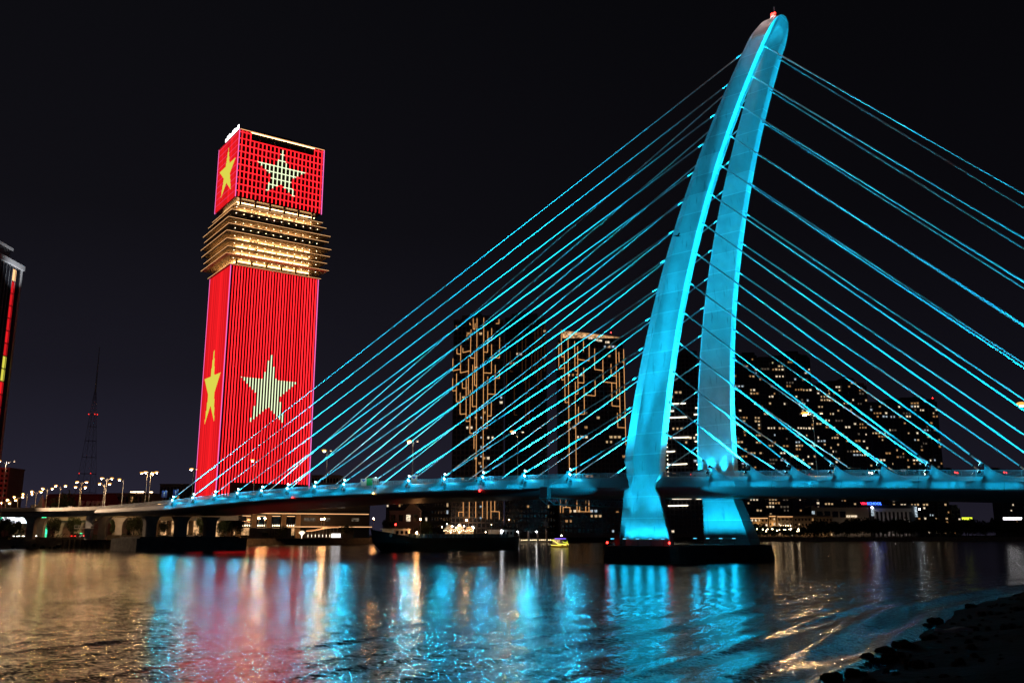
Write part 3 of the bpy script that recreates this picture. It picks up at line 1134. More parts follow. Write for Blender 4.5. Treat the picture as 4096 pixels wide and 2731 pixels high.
# flat black panel as the shade of the roof terrace recess, warm roof edge, roof sign on the left
mb = MB()
mb.box(7.0, 46.9, -0.42, -0.36, 235.0, 238.7)
mb.build('recess_shade_panel', M['black'], led)
for k in range(4):
    mb = MB()
    mb.box(12 + 9.5 * k, 12.6 + 9.5 * k, -.60, -.44, 235.0, 238.7)
    mb.build('terrace_column', M['slab'], led)
mb = MB()
mb.box(-.4, W1 + .4, -.5, W2 + .4, 239.42, 239.75)
mb.box(7, 47, -.62, -.52, 238.75, 239.0, 1)
mb.box(0.2, W1, -.62, -.52, 239.45, 239.72, 2)
roof = mb.build('roof_slab', [M['slab'], M['e_cove'], M['e_edge']], led)
mb = MB()
for k in range(34):
    q = noise.noise((k * 1.7, 0, 0))
    mb.ball((1.5 + k * 1.5, .4, 239.9), .5 + .35 * q, n=6)
mb.build('roof_planting', M['leaf'], roof)
mb = MB()
mb.box(8, 45, 8, 30, 239.75, 243.2)
mb.box(18, 36, 10, 26, 243.2, 246.0)
mb.build('plant_room', M['frame'], led)
for k in range(8):
    mb = MB()
    u = 1.2 + 3.1 * k
    mb.box(-.35, -.05, u, u + 2.2, 240.1, 242.9 - 0.8 * (k % 3 == 1))
    mb.build('sign_letter', M['e_white'], led)
# stacked terraces
ZS = [192.2, 188.5, 183.0, 179.4, 174.6, 170.2, 166.0, 161.4, 156.5]
PR = [0.9, 2.6, 4.7, 4.0, 5.3, 4.8, 3.6, 4.6, 1.2]
for k, (z, p) in enumerate(zip(ZS, PR)):
    mb = MB()
    mb.loft([[(-p * .8, -p * .8, z - .42), (W1 + p * .8, -p * .8, z - .42), (W1 + p * .8, W2 + p * .8, z - .42), (-p * .8, W2 + p * .8, z - .42)],
             [(-p, -p, z - .1), (W1 + p, -p, z - .1), (W1 + p, W2 + p, z - .1), (-p, W2 + p, z - .1)],
             [(-p, -p, z + .12), (W1 + p, -p, z + .12), (W1 + p, W2 + p, z + .12), (-p, W2 + p, z + .12)]])
    t = mb.build('terrace_slab', M['slab'], led)
    mb = MB()
    mb.box(-p - .06, W1 + p + .06, -p - .08, -p - .02, z - .07, z + .09)
    mb.box(-p - .08, -p - .02, -p, W2 + p, z - .07, z + .09)
    mb.build('edge_line', M['e_edge'], t)
    # cove light below the slab around the set-back glass
    if k not in (1, 3):
        mb = MB()
        s = 4.6 if k in (0, 4, 5, 6, 7) else 5.6
        mb.box(s, W1 - s, s - .25, s, z - 1.3, z - .95)
        mb.box(s - .25, s, s, W2 - s, z - 1.3, z - .95)
        mb.build('cove_light', M['e_cove'], t)
    # downlights and planting
    mb = MB()
    for j in range(12):
        x = 1.5 + j * (W1 - 3) / 11
        mb.box(x - .16, x + .16, 1.0, 1.3, z - .52, z - .43)
    mb.build('downlight', M['e_bulb'], t)['kind'] = 'stuff'
    mb = MB()
    for j in range(46):
        if rnd.random() < .75:
            mb.ball((rnd.uniform(-p + 1, W1 + p - 1), -p + .7, z + .4), rnd.uniform(.25, .65), n=6)
    mb.build('planter_bushes', M['leaf'], t)['kind'] = 'stuff'
for k in range(6):
    mb = MB()
    mb.box(3.5 + 9 * k, 4.6 + 9 * k, 2.4, 3.5, 156.6, 161.0)
    mb.box(3.5 + 9 * k, 4.6 + 9 * k, 2.4, 3.5, 192.3, 197.4)
    mb.build('terrace_column', M['slab'], led)
mb = MB()
mb.box(2.5, W1 - 2.5, 4.4, 4.7, 195.8, 196.2)
mb.box(4.4, 4.7, 4, W2 - 2.5, 195.8, 196.2)
mb.build('cove_light', M['e_cove'], led)

# podium of the tower: terraces with warm edge lines, columned glass hall
pod = thing('podium', 'low podium with warm lit terrace edges and columns at the foot of the red tower', 'podium', (-150, 478, 3.4), R(24))
mb = MB()
mb.box(0, 40, 1.5, 24, 0, 12.3)
mb.build('hall_wall', M['glass'], pod)
for (z, x0, x1) in ((12.4, 2, 78), (5.6, 34, 80), (20.5, 38, 80)):
    mb = MB()
    mb.box(x0, x1, -1.2, 26, z, z + .7)
    f = mb.build('terrace_slab', M['concrete'], pod)
    mb = MB()
    mb.box(x0, x1, -1.34, -1.22, z + .15, z + .42)
    mb.build('edge_line', M['e_edge'], f)
mb = MB()
mb.box(40, 80, 4, 26, 0, 22)
mb.build('terrace_block', M['frame'], pod)
for k in range(6):
    mb = MB()
    mb.box(1.0 + 7.6 * k, 3.4 + 7.6 * k, -.2, 1.4, 0, 12.38)
    mb.build('column', M['cream'], pod)
for k in range(5):
    w = MB()
    w.box(3.9 + 7.6 * k, 8.2 + 7.6 * k, 1.42, 1.49, 1.5, 5.4)
    w.build('window', M['e_warm'], pod)
    w = MB()
    w.box(3.9 + 7.6 * k, 8.2 + 7.6 * k, 1.36, 1.45, 11.2, 11.5)
    w.build('light_bar', M['e_edge'], pod)
    for j in range(4):
        w = MB()
        w.tube((4.4 + 7.6 * k + j * 1.1, 1.2, 6.2), (4.4 + 7.6 * k + j * 1.1, 1.2, 6.9), .14, .05)
        w.build('wall_light', M['e_bulb'], pod)
for x0, x1, z in ((44, 50, 9), (55, 58, 9), (62, 66, 16), (47, 52, 16), (70, 74, 9)):
    w = MB()
    w.box(x0, x1, 3.85, 3.95, z, z + 1.6)
    w.build('window', M['w5'], pod)
# street-side canopy, golden light tree and riverside pavilion lights in front of the podium
c0 = at(1225, 2113, 470)
can = thing('curved_canopy', 'low curved canopy with a glowing warm roof edge in front of the podium', 'canopy', (c0.x, c0.y, 3.4), R(10))
mb = MB()
rings = []
for k in range(17):
    x = k * 1.0
    z = 3.3 + 1.9 * math.sin(k / 16 * math.pi * .55) ** 2
    rings.append([(x, 0, z), (x, 7, z + .6), (x, 7, z + .9), (x, 0, z + .28)])
mb.loft(rings)
cr_ = mb.build('roof', M['slab'], can)
mb = MB()
for r0, r1 in zip(rings[:-1], rings[1:]):
    mb.beam((r0[0][0], -.08, r0[0][2] + .16), (r1[0][0], -.08, r1[0][2] + .16), .22)
mb.build('edge_line', M['e_edge'], cr_)
for k in range(9):
    mb = MB()
    mb.tube((1 + 1.8 * k, .6, 0), (1 + 1.8 * k, .6, 3.3 + 1.8 * math.sin((1 + 1.8 * k) / 16 * math.pi * .55) ** 2), .09)
    mb.box(.9 + 1.8 * k, 1.1 + 1.8 * k, .4, .5, .6, 1.9, 1)
    mb.build('post', [M['steel'], M['e_bal']], can)
c0 = at(1208, 2118, 462)
gt = thing('light_tree', 'golden glowing ornamental tree of light on the far quay', 'light sculpture', (c0.x, c0.y, 3.4))
mb = MB()
for k in range(9):
    a = -0.9 + k * .225
    mb.path([(0, 0, 0), (0.2 * math.sin(a), 0, 1.6), (2.0 * math.sin(a), 0, 1.6 + 2.1 * math.cos(a))], .09)
mb.build('branches', M['e_bal'], gt)
c0 = at(1345, 2116, 470)
kio = thing('kiosk', 'small white glowing kiosk beside the curved canopy', 'kiosk', (c0.x, c0.y, 3.4))
mb = MB()
mb.box(-2.6, 2.6, 0, 3, 0, 2.6)
mb.build('wall', M['white'], kio)
mb = MB()
mb.box(-3, 3, -.4, 3.4, 2.6, 2.85)
mb.build('roof', M['white'], kio)
mb = MB()
mb.box(-2.2, 2.2, -.06, -.01, .5, 2.2)
mb.build('window', M['e_white'], kio)
c0 = at(1070, 2134, 455)
gw = thing('graffiti_wall', 'grey site wall with big blocky graffiti letters below the podium', 'wall', (c0.x - 9, c0.y, 3.4), R(12))
mb = MB()
mb.box(0, 20, 0, .4, 0, 5.0)
mb.build('panel', M['oldconc'], gw)
mb = MB()
for x0, s in ((10.0, 'U'), (12.2, 'E'), (14.4, 'G'), (16.6, 'U')):
    bars = {'U': ((0, .3, .6, 4), (1.3, 1.6, .6, 4), (0, 1.6, .6, 1.0)), 'E': ((0, .3, .6, 4), (0, 1.6, 3.7, 4), (0, 1.3, 2.1, 2.5), (0, 1.6, .6, .9)), 'G': ((0, .3, .6, 4), (0, 1.6, 3.7, 4), (0, 1.6, .6, .9), (1.3, 1.6, .6, 2.2))}[s]
    for a, b, z0, z1 in bars:
        mb.box(x0 + a, x0 + b, -.03, -.005, z0, z1)
mb.build('graffiti', M['black'], gw)

# ------------------------------------------------------------------ dark twin towers with branching orange light lines
def zoomer(x0, y0, k):
    return lambda x, y: (x0 + x * k, y0 + y * k)


z6, z5b, z5 = zoomer(1700, 1200, .5102), zoomer(2050, 1780, .1913), zoomer(1400, 1900, .4252)
LL = [[(408, 142), (400, 1400)], [(461, 138), (455, 1400)], [(378, 142), (378, 226), (391, 230), (393, 182)], [(361, 232), (357, 397), (297, 411), (297, 376)], [(391, 400), (388, 668), (404, 671)], [(357, 397), (358, 452), (388, 455)], [(329, 270), (329, 303), (341, 306)],
      [(281, 352), (277, 570), (341, 556), (341, 458)], [(250, 378), (250, 420), (279, 423)], [(219, 458), (217, 554), (277, 541)], [(341, 556), (339, 745), (353, 746)], [(374, 508), (371, 834), (402, 832)], [(217, 613), (216, 711), (245, 709), (248, 575)],
      [(245, 709), (246, 796), (276, 796), (276, 725)], [(293, 640), (293, 691), (323, 690)], [(323, 618), (322, 890), (275, 894), (275, 796)], [(322, 890), (322, 950), (352, 948)], [(355, 706), (352, 1043), (384, 1043), (384, 1165)],
      [(493, 245), (491, 409), (461, 407)], [(523, 220), (523, 316), (494, 316)], [(586, 292), (584, 453), (525, 448)], [(522, 347), (521, 573), (461, 569)], [(551, 508), (550, 738), (494, 735)], [(585, 548), (583, 612), (552, 611)], [(492, 598), (489, 1004), (457, 1002)], [(521, 798), (519, 908), (491, 907)],
      [(246, 200), (246, 226), (256, 226)], [(351, 178), (351, 192), (360, 192)], [(580, 150), (580, 184), (556, 184)]]
LL5 = [[(1022, 388), (1022, 345), (1065, 345)], [(1065, 190), (1065, 388)], [(1122, 190), (1122, 400)], [(1183, 190), (1183, 400)], [(1247, 190), (1247, 400)], [(1290, 190), (1290, 412)], [(1326, 190), (1326, 408)], [(1362, 190), (1362, 340)], [(1326, 340), (1405, 342), (1405, 415)]]
RL = [[(1068, 232), (1070, 445), (1092, 443)], [(1049, 338), (1049, 541), (1092, 531)], [(1121, 278), (1133, 1400)], [(1092, 415), (1099, 803), (1125, 800)], [(1070, 592), (1073, 626), (1092, 622)], [(1173, 322), (1176, 552), (1194, 554)], [(1196, 362), (1200, 735), (1180, 737), (1178, 640)], [(1243, 318), (1243, 405)],
      [(1287, 352), (1287, 476), (1197, 464)], [(1330, 380), (1330, 543), (1395, 551)], [(1244, 530), (1246, 650), (1200, 646)], [(1333, 628), (1335, 751), (1248, 741), (1248, 680)], [(1248, 741), (1250, 893), (1205, 893)], [(1203, 835), (1202, 967), (1184, 967)], [(1178, 737), (1187, 1400)], [(1394, 462), (1396, 640), (1500, 652)],
      [(1497, 358), (1503, 770), (1525, 773)], [(1458, 500), (1460, 590), (1499, 594)], [(1464, 650), (1466, 828), (1527, 833)], [(1523, 565), (1530, 922), (1566, 923)], [(1557, 385), (1575, 1135)], [(1520, 408), (1522, 485), (1557, 485)], [(1508, 885), (1512, 997), (1570, 999)]]
RL5 = [[(1000, 1000), (1000, 1410)], [(1058, 1410), (1058, 1297), (1203, 1297), (1203, 1415)], [(1120, 1000), (1122, 1297)], [(1348, 1100), (1350, 1400)], [(1405, 1255), (1408, 1385), (1665, 1388)], [(1530, 1000), (1533, 1385)], [(1597, 1000), (1600, 1385)], [(2165, 1390), (2220, 1390)]]
DL = [[(640, 330), (640, 720)], [(668, 400), (668, 560), (690, 560)], [(724, 300), (724, 520)], [(762, 260), (762, 640), (790, 640)], [(790, 300), (790, 1000)], [(836, 360), (836, 560)], [(862, 250), (862, 600)], [(886, 200), (884, 700)], [(912, 180), (910, 620)], [(940, 150), (938, 560)], [(700, 620), (700, 900), (724, 900)], [(816, 620), (816, 980)]]

win_cache = {}


def win_mesh(w, h, m):
    k = (round(w, 2), round(h, 2), m)
    if k not in win_cache:
        mb = MB()
        mb.box(-w / 2, w / 2, -.06, .02, 0, h)
        win_cache[k] = mb.mesh('window', M[m])
    return win_cache[k]


def pick(q):
    r = q.random()
    return 'w1' if r < .34 else 'w2' if r < .60 else 'w3' if r < .78 else 'w4' if r < .86 else 'w5'


def facade_tower(name, label, Y, pxl, pxr, top, depth, floor_h=3.6, bays=14, mk='wallgm', lit=(), base=3.4, roof=None, round_right=False, floors_z0=6):
    """tower facing the river, left/right edges and roof height set out from the photo; returns root and its facade plane"""
    pl, pr = at(pxl, 2000, Y), at(pxr, 2000, Y)
    zt = at((pxl + pxr) / 2, top, Y).z
    cx = (pl.x + pr.x) / 2
    w = pr.x - pl.x
    t = thing(name, label, 'tower', (cx, Y, 0))
    mb = MB()
    mb.box(-w / 2, w / 2, 0, depth, base, zt)
    mb.build('wall', M[mk], t)
    mb = MB()
    z = floors_z0
    while z < zt - 1:
        mb.box(-w / 2 - .25, w / 2 + .25, -.35, depth + .25, z, z + .32)
        z += floor_h
    mb.build('floor_slabs', M['slabv' if mk == 'wallv' else 'frame'], t)['kind'] = 'stuff'
    mb = MB()
    bw = w / bays
    z = floors_z0
    while z < zt - floor_h:
        for i in range(bays):
            x = -w / 2 + bw * (i + .5)
            mb.box(x - bw * .36, x + bw * .36, -.10, 0.02, z + .75, z + floor_h - .35)
        z += floor_h
    mb.build('window_panes', M['glass'], t)['kind'] = 'stuff'
    mb = MB()
    for i in range(bays + 1):
        x = -w / 2 + bw * i
        mb.box(x - .14, x + .14, -.42, 0.0, base, zt)
    mb.build('pilasters', M[mk], t)['kind'] = 'stuff'
    mb = MB()
    mb.box(-w / 2 + w * .15, w / 2 - w * .2, depth * .2, depth * .8, zt, zt + 4.5)
    mb.box(-w / 2 + w * .3, w / 2 - w * .45, depth * .3, depth * .7, zt + 4.5, zt + 7)
    mb.build('roof_plant', M[mk], t)
    return t, cx, w, zt


def lines(t, cx, Y, groups, mname, r=.27):
    for conv, L in groups:
        for pl in L:
            mb = MB()
            pts = []
            for (x, y) in pl:
                p = at(*conv(x, y), Y - .7)
                pts.append((p.x - cx, -.7, p.z))
            for a, b in zip(pts[:-1], pts[1:]):
                mb.beam(a, b, r * 2, .3)
            mb.build('light_line', M[mname], t)


def lit_windows(t, w, zt, n, seed, floor_h=3.6, bays=14, z0=6, zmin=8, cluster=True):
    q = random.Random(seed)
    bw = w / bays
    nf = int((zt - z0) / floor_h) - 1
    used = set()
    while len(used) < n:
        f, b = int(nf * q.random() ** .9), q.randrange(bays)
        run = q.choice((1, 1, 1, 2, 2, 3)) if cluster else 1
        m = pick(q)
        for k in range(run):
            if b + k < bays and (f, b + k) not in used:
                used.add((f, b + k))
                ww = bw * q.choice((.62, .70, .45))
                inst(win_mesh(ww, floor_h * .5, m if q.random() < .7 else pick(q)), 'window', t, (-w / 2 + bw * (b + k + .5), -.06, z0 + f * floor_h + .85))


t, cx, w, zt = facade_tower('residential_tower', 'dark high-rise with branching orange light lines, left of its darker neighbour', 650, 1806, 2012, 1278, 30, bays=12)
lines(t, cx, 650, ((z6, LL), (z5, LL5)), 'e_orange')
lit_windows(t, w, zt, 20, 5, bays=12)
for z in range(16, 96, 7):
    inst(win_mesh(1.1, 1.2, 'w4'), 'window', t, (at(1926, 1600, 650).x - cx, -.5, z + rnd.random()))
t, cx, w, zt = facade_tower('residential_tower', 'nearly black high-rise between the two towers with orange light lines', 690, 2020, 2190, 1270, 30, bays=12)
lines(t, cx, 690, ((z6, DL),), 'e_oranged', .2)
lit_windows(t, w, zt, 10, 6, bays=12)
t, cx, w, zt = facade_tower('residential_tower', 'dark high-rise with orange light lines and a glowing warm rooftop lounge', 680, 2240, 2508, 1352, 32, bays=16)
lines(t, cx, 680, ((z6, RL), (z5b, RL5)), 'e_orange')
lit_windows(t, w, zt, 44, 8, bays=16)
# glowing roof lounge on the right tower
p0, p1 = at(2252, 1352, 680), at(2478, 1352, 680)
mb = MB()
n = 12
for k in range(n):
    x0, x1 = p0.x - cx + (p1.x - p0.x) * k / n, p0.x - cx + (p1.x - p0.x) * (k + 1) / n
    h0, h1 = zt + 5.4 - 5.0 * (k / n) ** 1.3, zt + 5.4 - 5.0 * ((k + 1) / n) ** 1.3
    mb.hexa([(x0, .5, zt - 4), (x1, .5, zt - 4), (x1, 8, zt - 4), (x0, 8, zt - 4), (x0, .5, h0), (x1, .5, h1), (x1, 8, h1), (x0, 8, h0)])
mb.build('roof_lounge', M['e_warm'], t)
mb = MB()
for k in range(n):
    x0, x1 = p0.x - cx - 1 + (p1.x - p0.x + 2) * k / n, p0.x - cx - 1 + (p1.x - p0.x + 2) * (k + 1) / n
    h0, h1 = zt + 5.5 - 5.0 * (k / n) ** 1.3, zt + 5.5 - 5.0 * ((k + 1) / n) ** 1.3
    mb.hexa([(x0, -1, h0), (x1, -1, h1), (x1, 10, h1), (x0, 10, h0), (x0, -1, h0 + .5), (x1, -1, h1 + .5), (x1, 10, h1 + .5), (x0, 10, h0 + .5)])
mb.build('lounge_roof', M['slab'], t)
for (px, py) in ((2340, 1350), (2362, 1356), (2385, 1362), (2400, 1365), (2280, 1342), (2430, 1372)):
    p = at(px, py, 679)
    inst(win_mesh(3.2, 1.6, 'w2'), 'window', t, (p.x - cx, -.2, p.z))
for (px, py) in ((2446, 1325),):
    p = at(px, py, 680)
    mb = MB()
    mb.tube((p.x - cx, 4, zt), (p.x - cx, 4, p.z), .12)
    mb.ball((p.x - cx, 4, p.z), .45, mi=1)
    mb.build('warning_beacon', [M['steel'], M['e_red']], t)

# rounded balcony tower seen between the pylon legs
t, cx, w, zt = facade_tower('residential_tower', 'rounded balcony tower with white lit floor edges seen between the pylon legs', 720, 2662, 2812, 1402, 30, bays=9)
zC = zoomer(2300, 1600, .4464)
for (x0, y0, x1, y1) in ((845, 36, 990, 28), (850, 98, 885, 96), (845, 158, 1015, 150), (850, 338, 1022, 331), (822, 463, 895, 457), (826, 579, 1005, 570), (870, 881, 1045, 880), (835, 946, 1012, 942), (1078, 70, 1105, 69), (1066, 129, 1105, 127), (1082, 310, 1118, 309), (1075, 369, 1115, 367), (1092, 455, 1112, 455), (1090, 576, 1115, 574), (1080, 637, 1120, 636), (1090, 882, 1128, 881)):
    a, b = at(*zC(x0, y0), 719.3), at(*zC(x1, y1), 719.3)
    mb = MB()
    mb.beam((a.x - cx, -.7, a.z), (b.x - cx, -.7, b.z), .8, .8)
    mb.build('balcony_light', M['e_bal'], t)
mb = MB()
a = at(2669, 1800, 719)
for k in range(10):
    mb.ball((a.x - cx, -.9, a.z + k * 3.2 - 20), .5, n=6)
mb.build('fairy_lights', M['e_bal'], t)['kind'] = 'stuff'
lit_windows(t, w, zt, 22, 9, bays=9)

# ------------------------------------------------------------------ cluster of apartment towers on the right
def apartments(label, Y, parts, n, seed, floor_h=3.7, beacon=None):
    """parts: (left px, right px, roof py) volumes of one block"""
    xl, xr = at(parts[0][0], 2000, Y).x, at(parts[-1][1], 2000, Y).x
    cx = (xl + xr) / 2
    t = thing('apartment_tower', label, 'apartment tower', (cx, Y, 0))
    q = random.Random(seed)
    tot = sum((p[1] - p[0]) * (2130 - p[2]) for p in parts)
    pan, slb = MB(), MB()
    for k, (a, b, top) in enumerate(parts):
        x0, x1, zt = at(a, 2000, Y).x - cx, at(b, 2000, Y).x - cx, at((a + b) / 2, top, Y).z
        yo = (k % 2) * 3.0
        mb = MB()
        mb.box(x0, x1, yo, 26, 3.4, zt)
        mb.box(x0 + 1.5, x1 - 1.5, yo + 2, 20, zt, zt + 3.4)
        mb.build('wall', M['wallv'], t)
        w = x1 - x0
        bays = max(3, int(w / 2.9))
        bw = w / bays
        nf = int((zt - 6) / floor_h)
        for f in range(nf):
            z = 6 + f * floor_h
            for i in range(bays):
                x = x0 + bw * (i + .5)
                pan.box(x - bw * .33, x + bw * .33, yo - .08, yo + .02, z + .7, z + floor_h - .5)
            slb.box(x0 - .2, x1 + .2, yo - .9 if f % 1 == 0 else yo, yo, z - .12, z + .12)
        for i in range(bays + 1):
            x = x0 + bw * i
            if i % 2 == 0:
                slb.box(x - .2, x + .2, yo - .95, yo, 3.4, zt + .4)
        m = int(n * (b - a) * (2130 - top) / tot)
        used = set()
        while len(used) < m:
            f, i = q.randrange(nf), q.randrange(bays)
            if (f, i) in used:
                continue
            mk = pick(q)
            for r in range(q.choice((1, 1, 2, 3))):
                ii = i + r
                if ii < bays and (f, ii) not in used:
                    used.add((f, ii))
                    inst(win_mesh(bw * q.choice((.60, .42, .66)), floor_h * q.choice((.46, .56)), mk), 'window', t, (x0 + bw * (ii + .5), yo - .12, 6 + f * floor_h + .7))
    slb.build('balcony_slabs', M['slabv'], t)['kind'] = 'stuff'
    pan.build('window_panes', M['glass'], t)['kind'] = 'stuff'
    if beacon:
        p = at(*beacon, Y)
        mb = MB()
        mb.tube((p.x - cx, 3, p.z - 8), (p.x - cx, 3, p.z), .12)
        mb.ball((p.x - cx, 3, p.z), .5, mi=1)
        mb.build('warning_beacon', [M['steel'], M['e_red']], t)
    return t


apartments('tallest apartment tower with many lit windows just right of the pylon', 960, [(2944, 3000, 1432), (3000, 3062, 1418), (3062, 3120, 1438), (3120, 3172, 1430), (3172, 3240, 1415), (3240, 3282, 1428)], 270, 21)
apartments('mid-height apartment tower with lit windows left of the lowest apartment tower', 985, [(3284, 3345, 1545), (3345, 3400, 1532), (3400, 3462, 1522), (3462, 3506, 1540)], 165, 22, beacon=(3469, 1512))
apartments('lowest apartment tower of the right-hand cluster, at its right end', 1010, [(3508, 3580, 1618), (3580, 3640, 1606), (3640, 3712, 1600), (3712, 3748, 1590), (3748, 3786, 1606)], 175, 23, beacon=(3735, 1590))
apartments('pale far apartment block with cool lights at the right edge below the deck', 1250, [(4008, 4082, 1975), (4086, 4200, 1985)], 34, 24)
apartments('short dark apartment block with warm windows right of the school', 1040, [(3678, 3740, 1990), (3740, 3800, 2000), (3800, 3836, 2030)], 16, 25)

# ------------------------------------------------------------------ school, villas, billboards on the right bank
sch = thing('school', 'long pale school building with red and blue lit sign below the deck', 'school', (at(3360, 2060, 900).x, 900, 3.4))
cx = at(3360, 2060, 900).x


def SX(px, Y=900):
    return at(px, 2060, Y).x - cx


def SZ(py, Y=900):
    return at(3360, py, Y).z - 3.4


mb = MB()
mb.box(SX(3246), SX(3476), 0, 20, 0, SZ(2028))
mb.box(SX(3246), SX(3260), -1, 20, 0, SZ(2021))
mb.build('classroom_wing', M['cream'], sch)
mb = MB()
mb.box(SX(3486), SX(3668), 2, 22, 0, SZ(2018))
mb.build('hall_wing', M['frame'], sch)
mb = MB()
for k in range(9):
    x0 = SX(3500) + k * (SX(3640) - SX(3500)) / 8.5
    mb.box(x0, x0 + 1.6, .8, 2.0, 0, SZ(2042))
mb.box(SX(3492), SX(3648), .6, 2.1, SZ(2046), SZ(2032))
mb.build('portico', M['white'], sch)
mb = MB()
for k in range(4):
    x0 = SX(3268) + k * 7.4
    mb.box(x0, x0 + 5.6, -.12, .02, SZ(2068), SZ(2044))
mb.build('window_bays', M['glass'], sch)
for px0, px1, py0, py1, m in ((3384, 3426, 2068, 2060, 'w2'), (3487, 3497, 2062, 2024, 'w4'), (3661, 3671, 2066, 2026, 'w4'), (3247, 3258, 2055, 2043, 'w4')):
    w = MB()
    w.box(SX(px0), SX(px1), -1.2 if px0 < 3480 else .3, -1.05 if px0 < 3480 else .45, SZ(py0), SZ(py1))
    w.build('window', M[m], sch)
for px, py in ((3491, 2029), (3680, 2035)):
    w = MB()
    w.ball((SX(px), 0, SZ(py)), .8, n=6)
    w.build('floodlight', M['e_whitel'], sch)


def text(s, size, name, m, parent, loc, rotz=0, ext=.15, align='LEFT'):
    cu = bpy.data.curves.new(name, 'FONT')
    cu.body = s
    cu.size = size
    cu.extrude = ext
    cu.resolution_u = 2
    cu.align_x = align
    o = bpy.data.objects.new(name, cu)
    COL.objects.link(o)
    dg = bpy.context.evaluated_depsgraph_get()
    me = bpy.data.meshes.new_from_object(o.evaluated_get(dg))
    bpy.data.objects.remove(o)
    me.transform(Matrix.Rotation(math.pi / 2, 4, 'X'))
    me.materials.clear()
    me.materials.append(m)
    return inst(me, name, parent, loc, rotz)


for px in (3290, 3380, 3450, 3560, 3630):
    point('school_fill', (SX(px), -9, 5), 420, sch, (1, .82, .7), .3)  # points without fittings, added to brighten the school front
text('VIN', 3.5, 'sign_letters', M['e_redl'], sch, (SX(3445), -.8, SZ(2018)))
text('SCHOOL', 3.5, 'sign_letters', M['e_blue'], sch, (SX(3445) + 6.2, -.8, SZ(2018)))

vil_labels = ['villa with glowing golden cornice, leftmost of the riverside row', 'villa with lit porch lamps, second in the riverside row', 'cream villa with bright white terrace lights in the riverside row', 'plain cream villa in the riverside row, left of the school', 'dim villa with arched windows at the right end of the riverside row']
for k, (px0, px1, py, m) in enumerate(((2988, 3072, 2070, 'e_cove'), (3076, 3104, 2062, 'e_edge'), (3108, 3172, 2064, 'e_bulbs'), (3176, 3258, 2066, None), (3262, 3330, 2068, None))):
    Y = 850
    a, b = at(px0, 2080, Y), at(px1, 2080, Y)
    v = thing('villa', vil_labels[k], 'villa', ((a.x + b.x) / 2, Y, 3.4), 0, 'row of riverside villas')
    w, h = b.x - a.x, at(px0, py, Y).z - 3.4
    mb = MB()
    mb.box(-w / 2, w / 2, 0, 12, 0, h)
    mb.build('wall', M['cream'], v)
    mb = MB()
    mb.box(-w / 2 - .5, w / 2 + .5, -.6, 12.5, h, h + .5)
    mb.box(-w / 2 + 1, w / 2 - 1, 1, 11, h + .5, h + 1.6)
    mb.box(-w / 2 - .3, w / 2 + .3, -.35, .0, h * .52, h * .52 + .3)
    mb.build('cornice', M['cream'], v)
    nb = max(2, int(w / 3))
    for i in range(nb):
        for j in range(4):
            ww = MB()
            x = -w / 2 + w * (i + .5) / nb
            ww.box(x - .7, x + .7, -.1, .03, 1 + j * h / 4, 1 + j * h / 4 + 2.0)
            lit = rnd.random() < (.35 if k < 3 else .12)
            ww.build('window', M[rnd.choice(['w1', 'w3', 'w2']) if lit else 'glass'], v)
    point('villa_lamp', (0, -5, 4), 380, v, (1, .6, .3), .3)
    if m:
        ww = MB()
        ww.box(-w / 2 + .3, w / 2 - .3, -.75, -.62, h - .5, h - .1)
        ww.build('cornice_light', M['e_edge'], v)
        if m == 'e_bulbs':
            for i in range(5):
                ww = MB()
                ww.ball((-w / 2 + 3 + i * 2.2, -1.0, h * .55), .34, n=6)
                ww.build('porch_lamp', M['e_bulb'], v)
        else:
            l = bpy.data.lights.new('cornice_glow', 'POINT')
            l.energy, l.color, l.shadow_soft_size = 700, (1, .55, .2), .3
            lo = bpy.data.objects.new('cornice_glow', l)
            lo.location = (0, -3, h * .6)
            lo.parent = v
            COL.objects.link(lo)
# long low terrace of old houses left of the pylon
a, b = at(2188, 2080, 780), at(2470, 2080, 780)
v = thing('terrace_houses', 'long low pinkish terrace of houses behind the trees left of the pylon', 'houses', ((a.x + b.x) / 2, 780, 3.4))
w, h = b.x - a.x, at(2300, 2062, 780).z - 3.4
for k in range(7):
    x0, x1 = -w / 2 + w * k / 7, -w / 2 + w * (k + 1) / 7
    hh_ = h - (k % 3) * .9
    mb = MB()
    mb.box(x0, x1, (k % 2) * .6, 12, 0, hh_)
    f = mb.build('house_front', M['pinkwall'], v)
    for i in range(4):
        ww = MB()
        x = x0 + (x1 - x0) * (i + .5) / 4
        ww.box(x - .45, x + .45, (k % 2) * .6 - .08, (k % 2) * .6 + .02, hh_ - 3.4, hh_ - 1.6)
        ww.build('window', M['glass' if rnd.random() < .85 else 'w3'], f)
for px, w_, m, lab in ((3868, 11, 'e_ylw', 'small glowing yellow-green billboard on the right bank'), (4050, 20, 'e_white', 'glaring white lit hoarding at the far right bank')):
    p = at(px, 2075, 1000)
    bb = thing('billboard', lab, 'billboard', (p.x, 1000, 3.4))
    mb = MB()
    mb.box(-.3, .3, 0, .5, 0, 16)
    mb.build('post', M['dark'], bb)
    mb = MB()
    mb.box(-w_ / 2, w_ / 2, -.3, 0, at(px, 2078, 1000).z - 3.4, at(px, 2068, 1000).z - 3.4)
    mb.build('panel', M[m], bb)

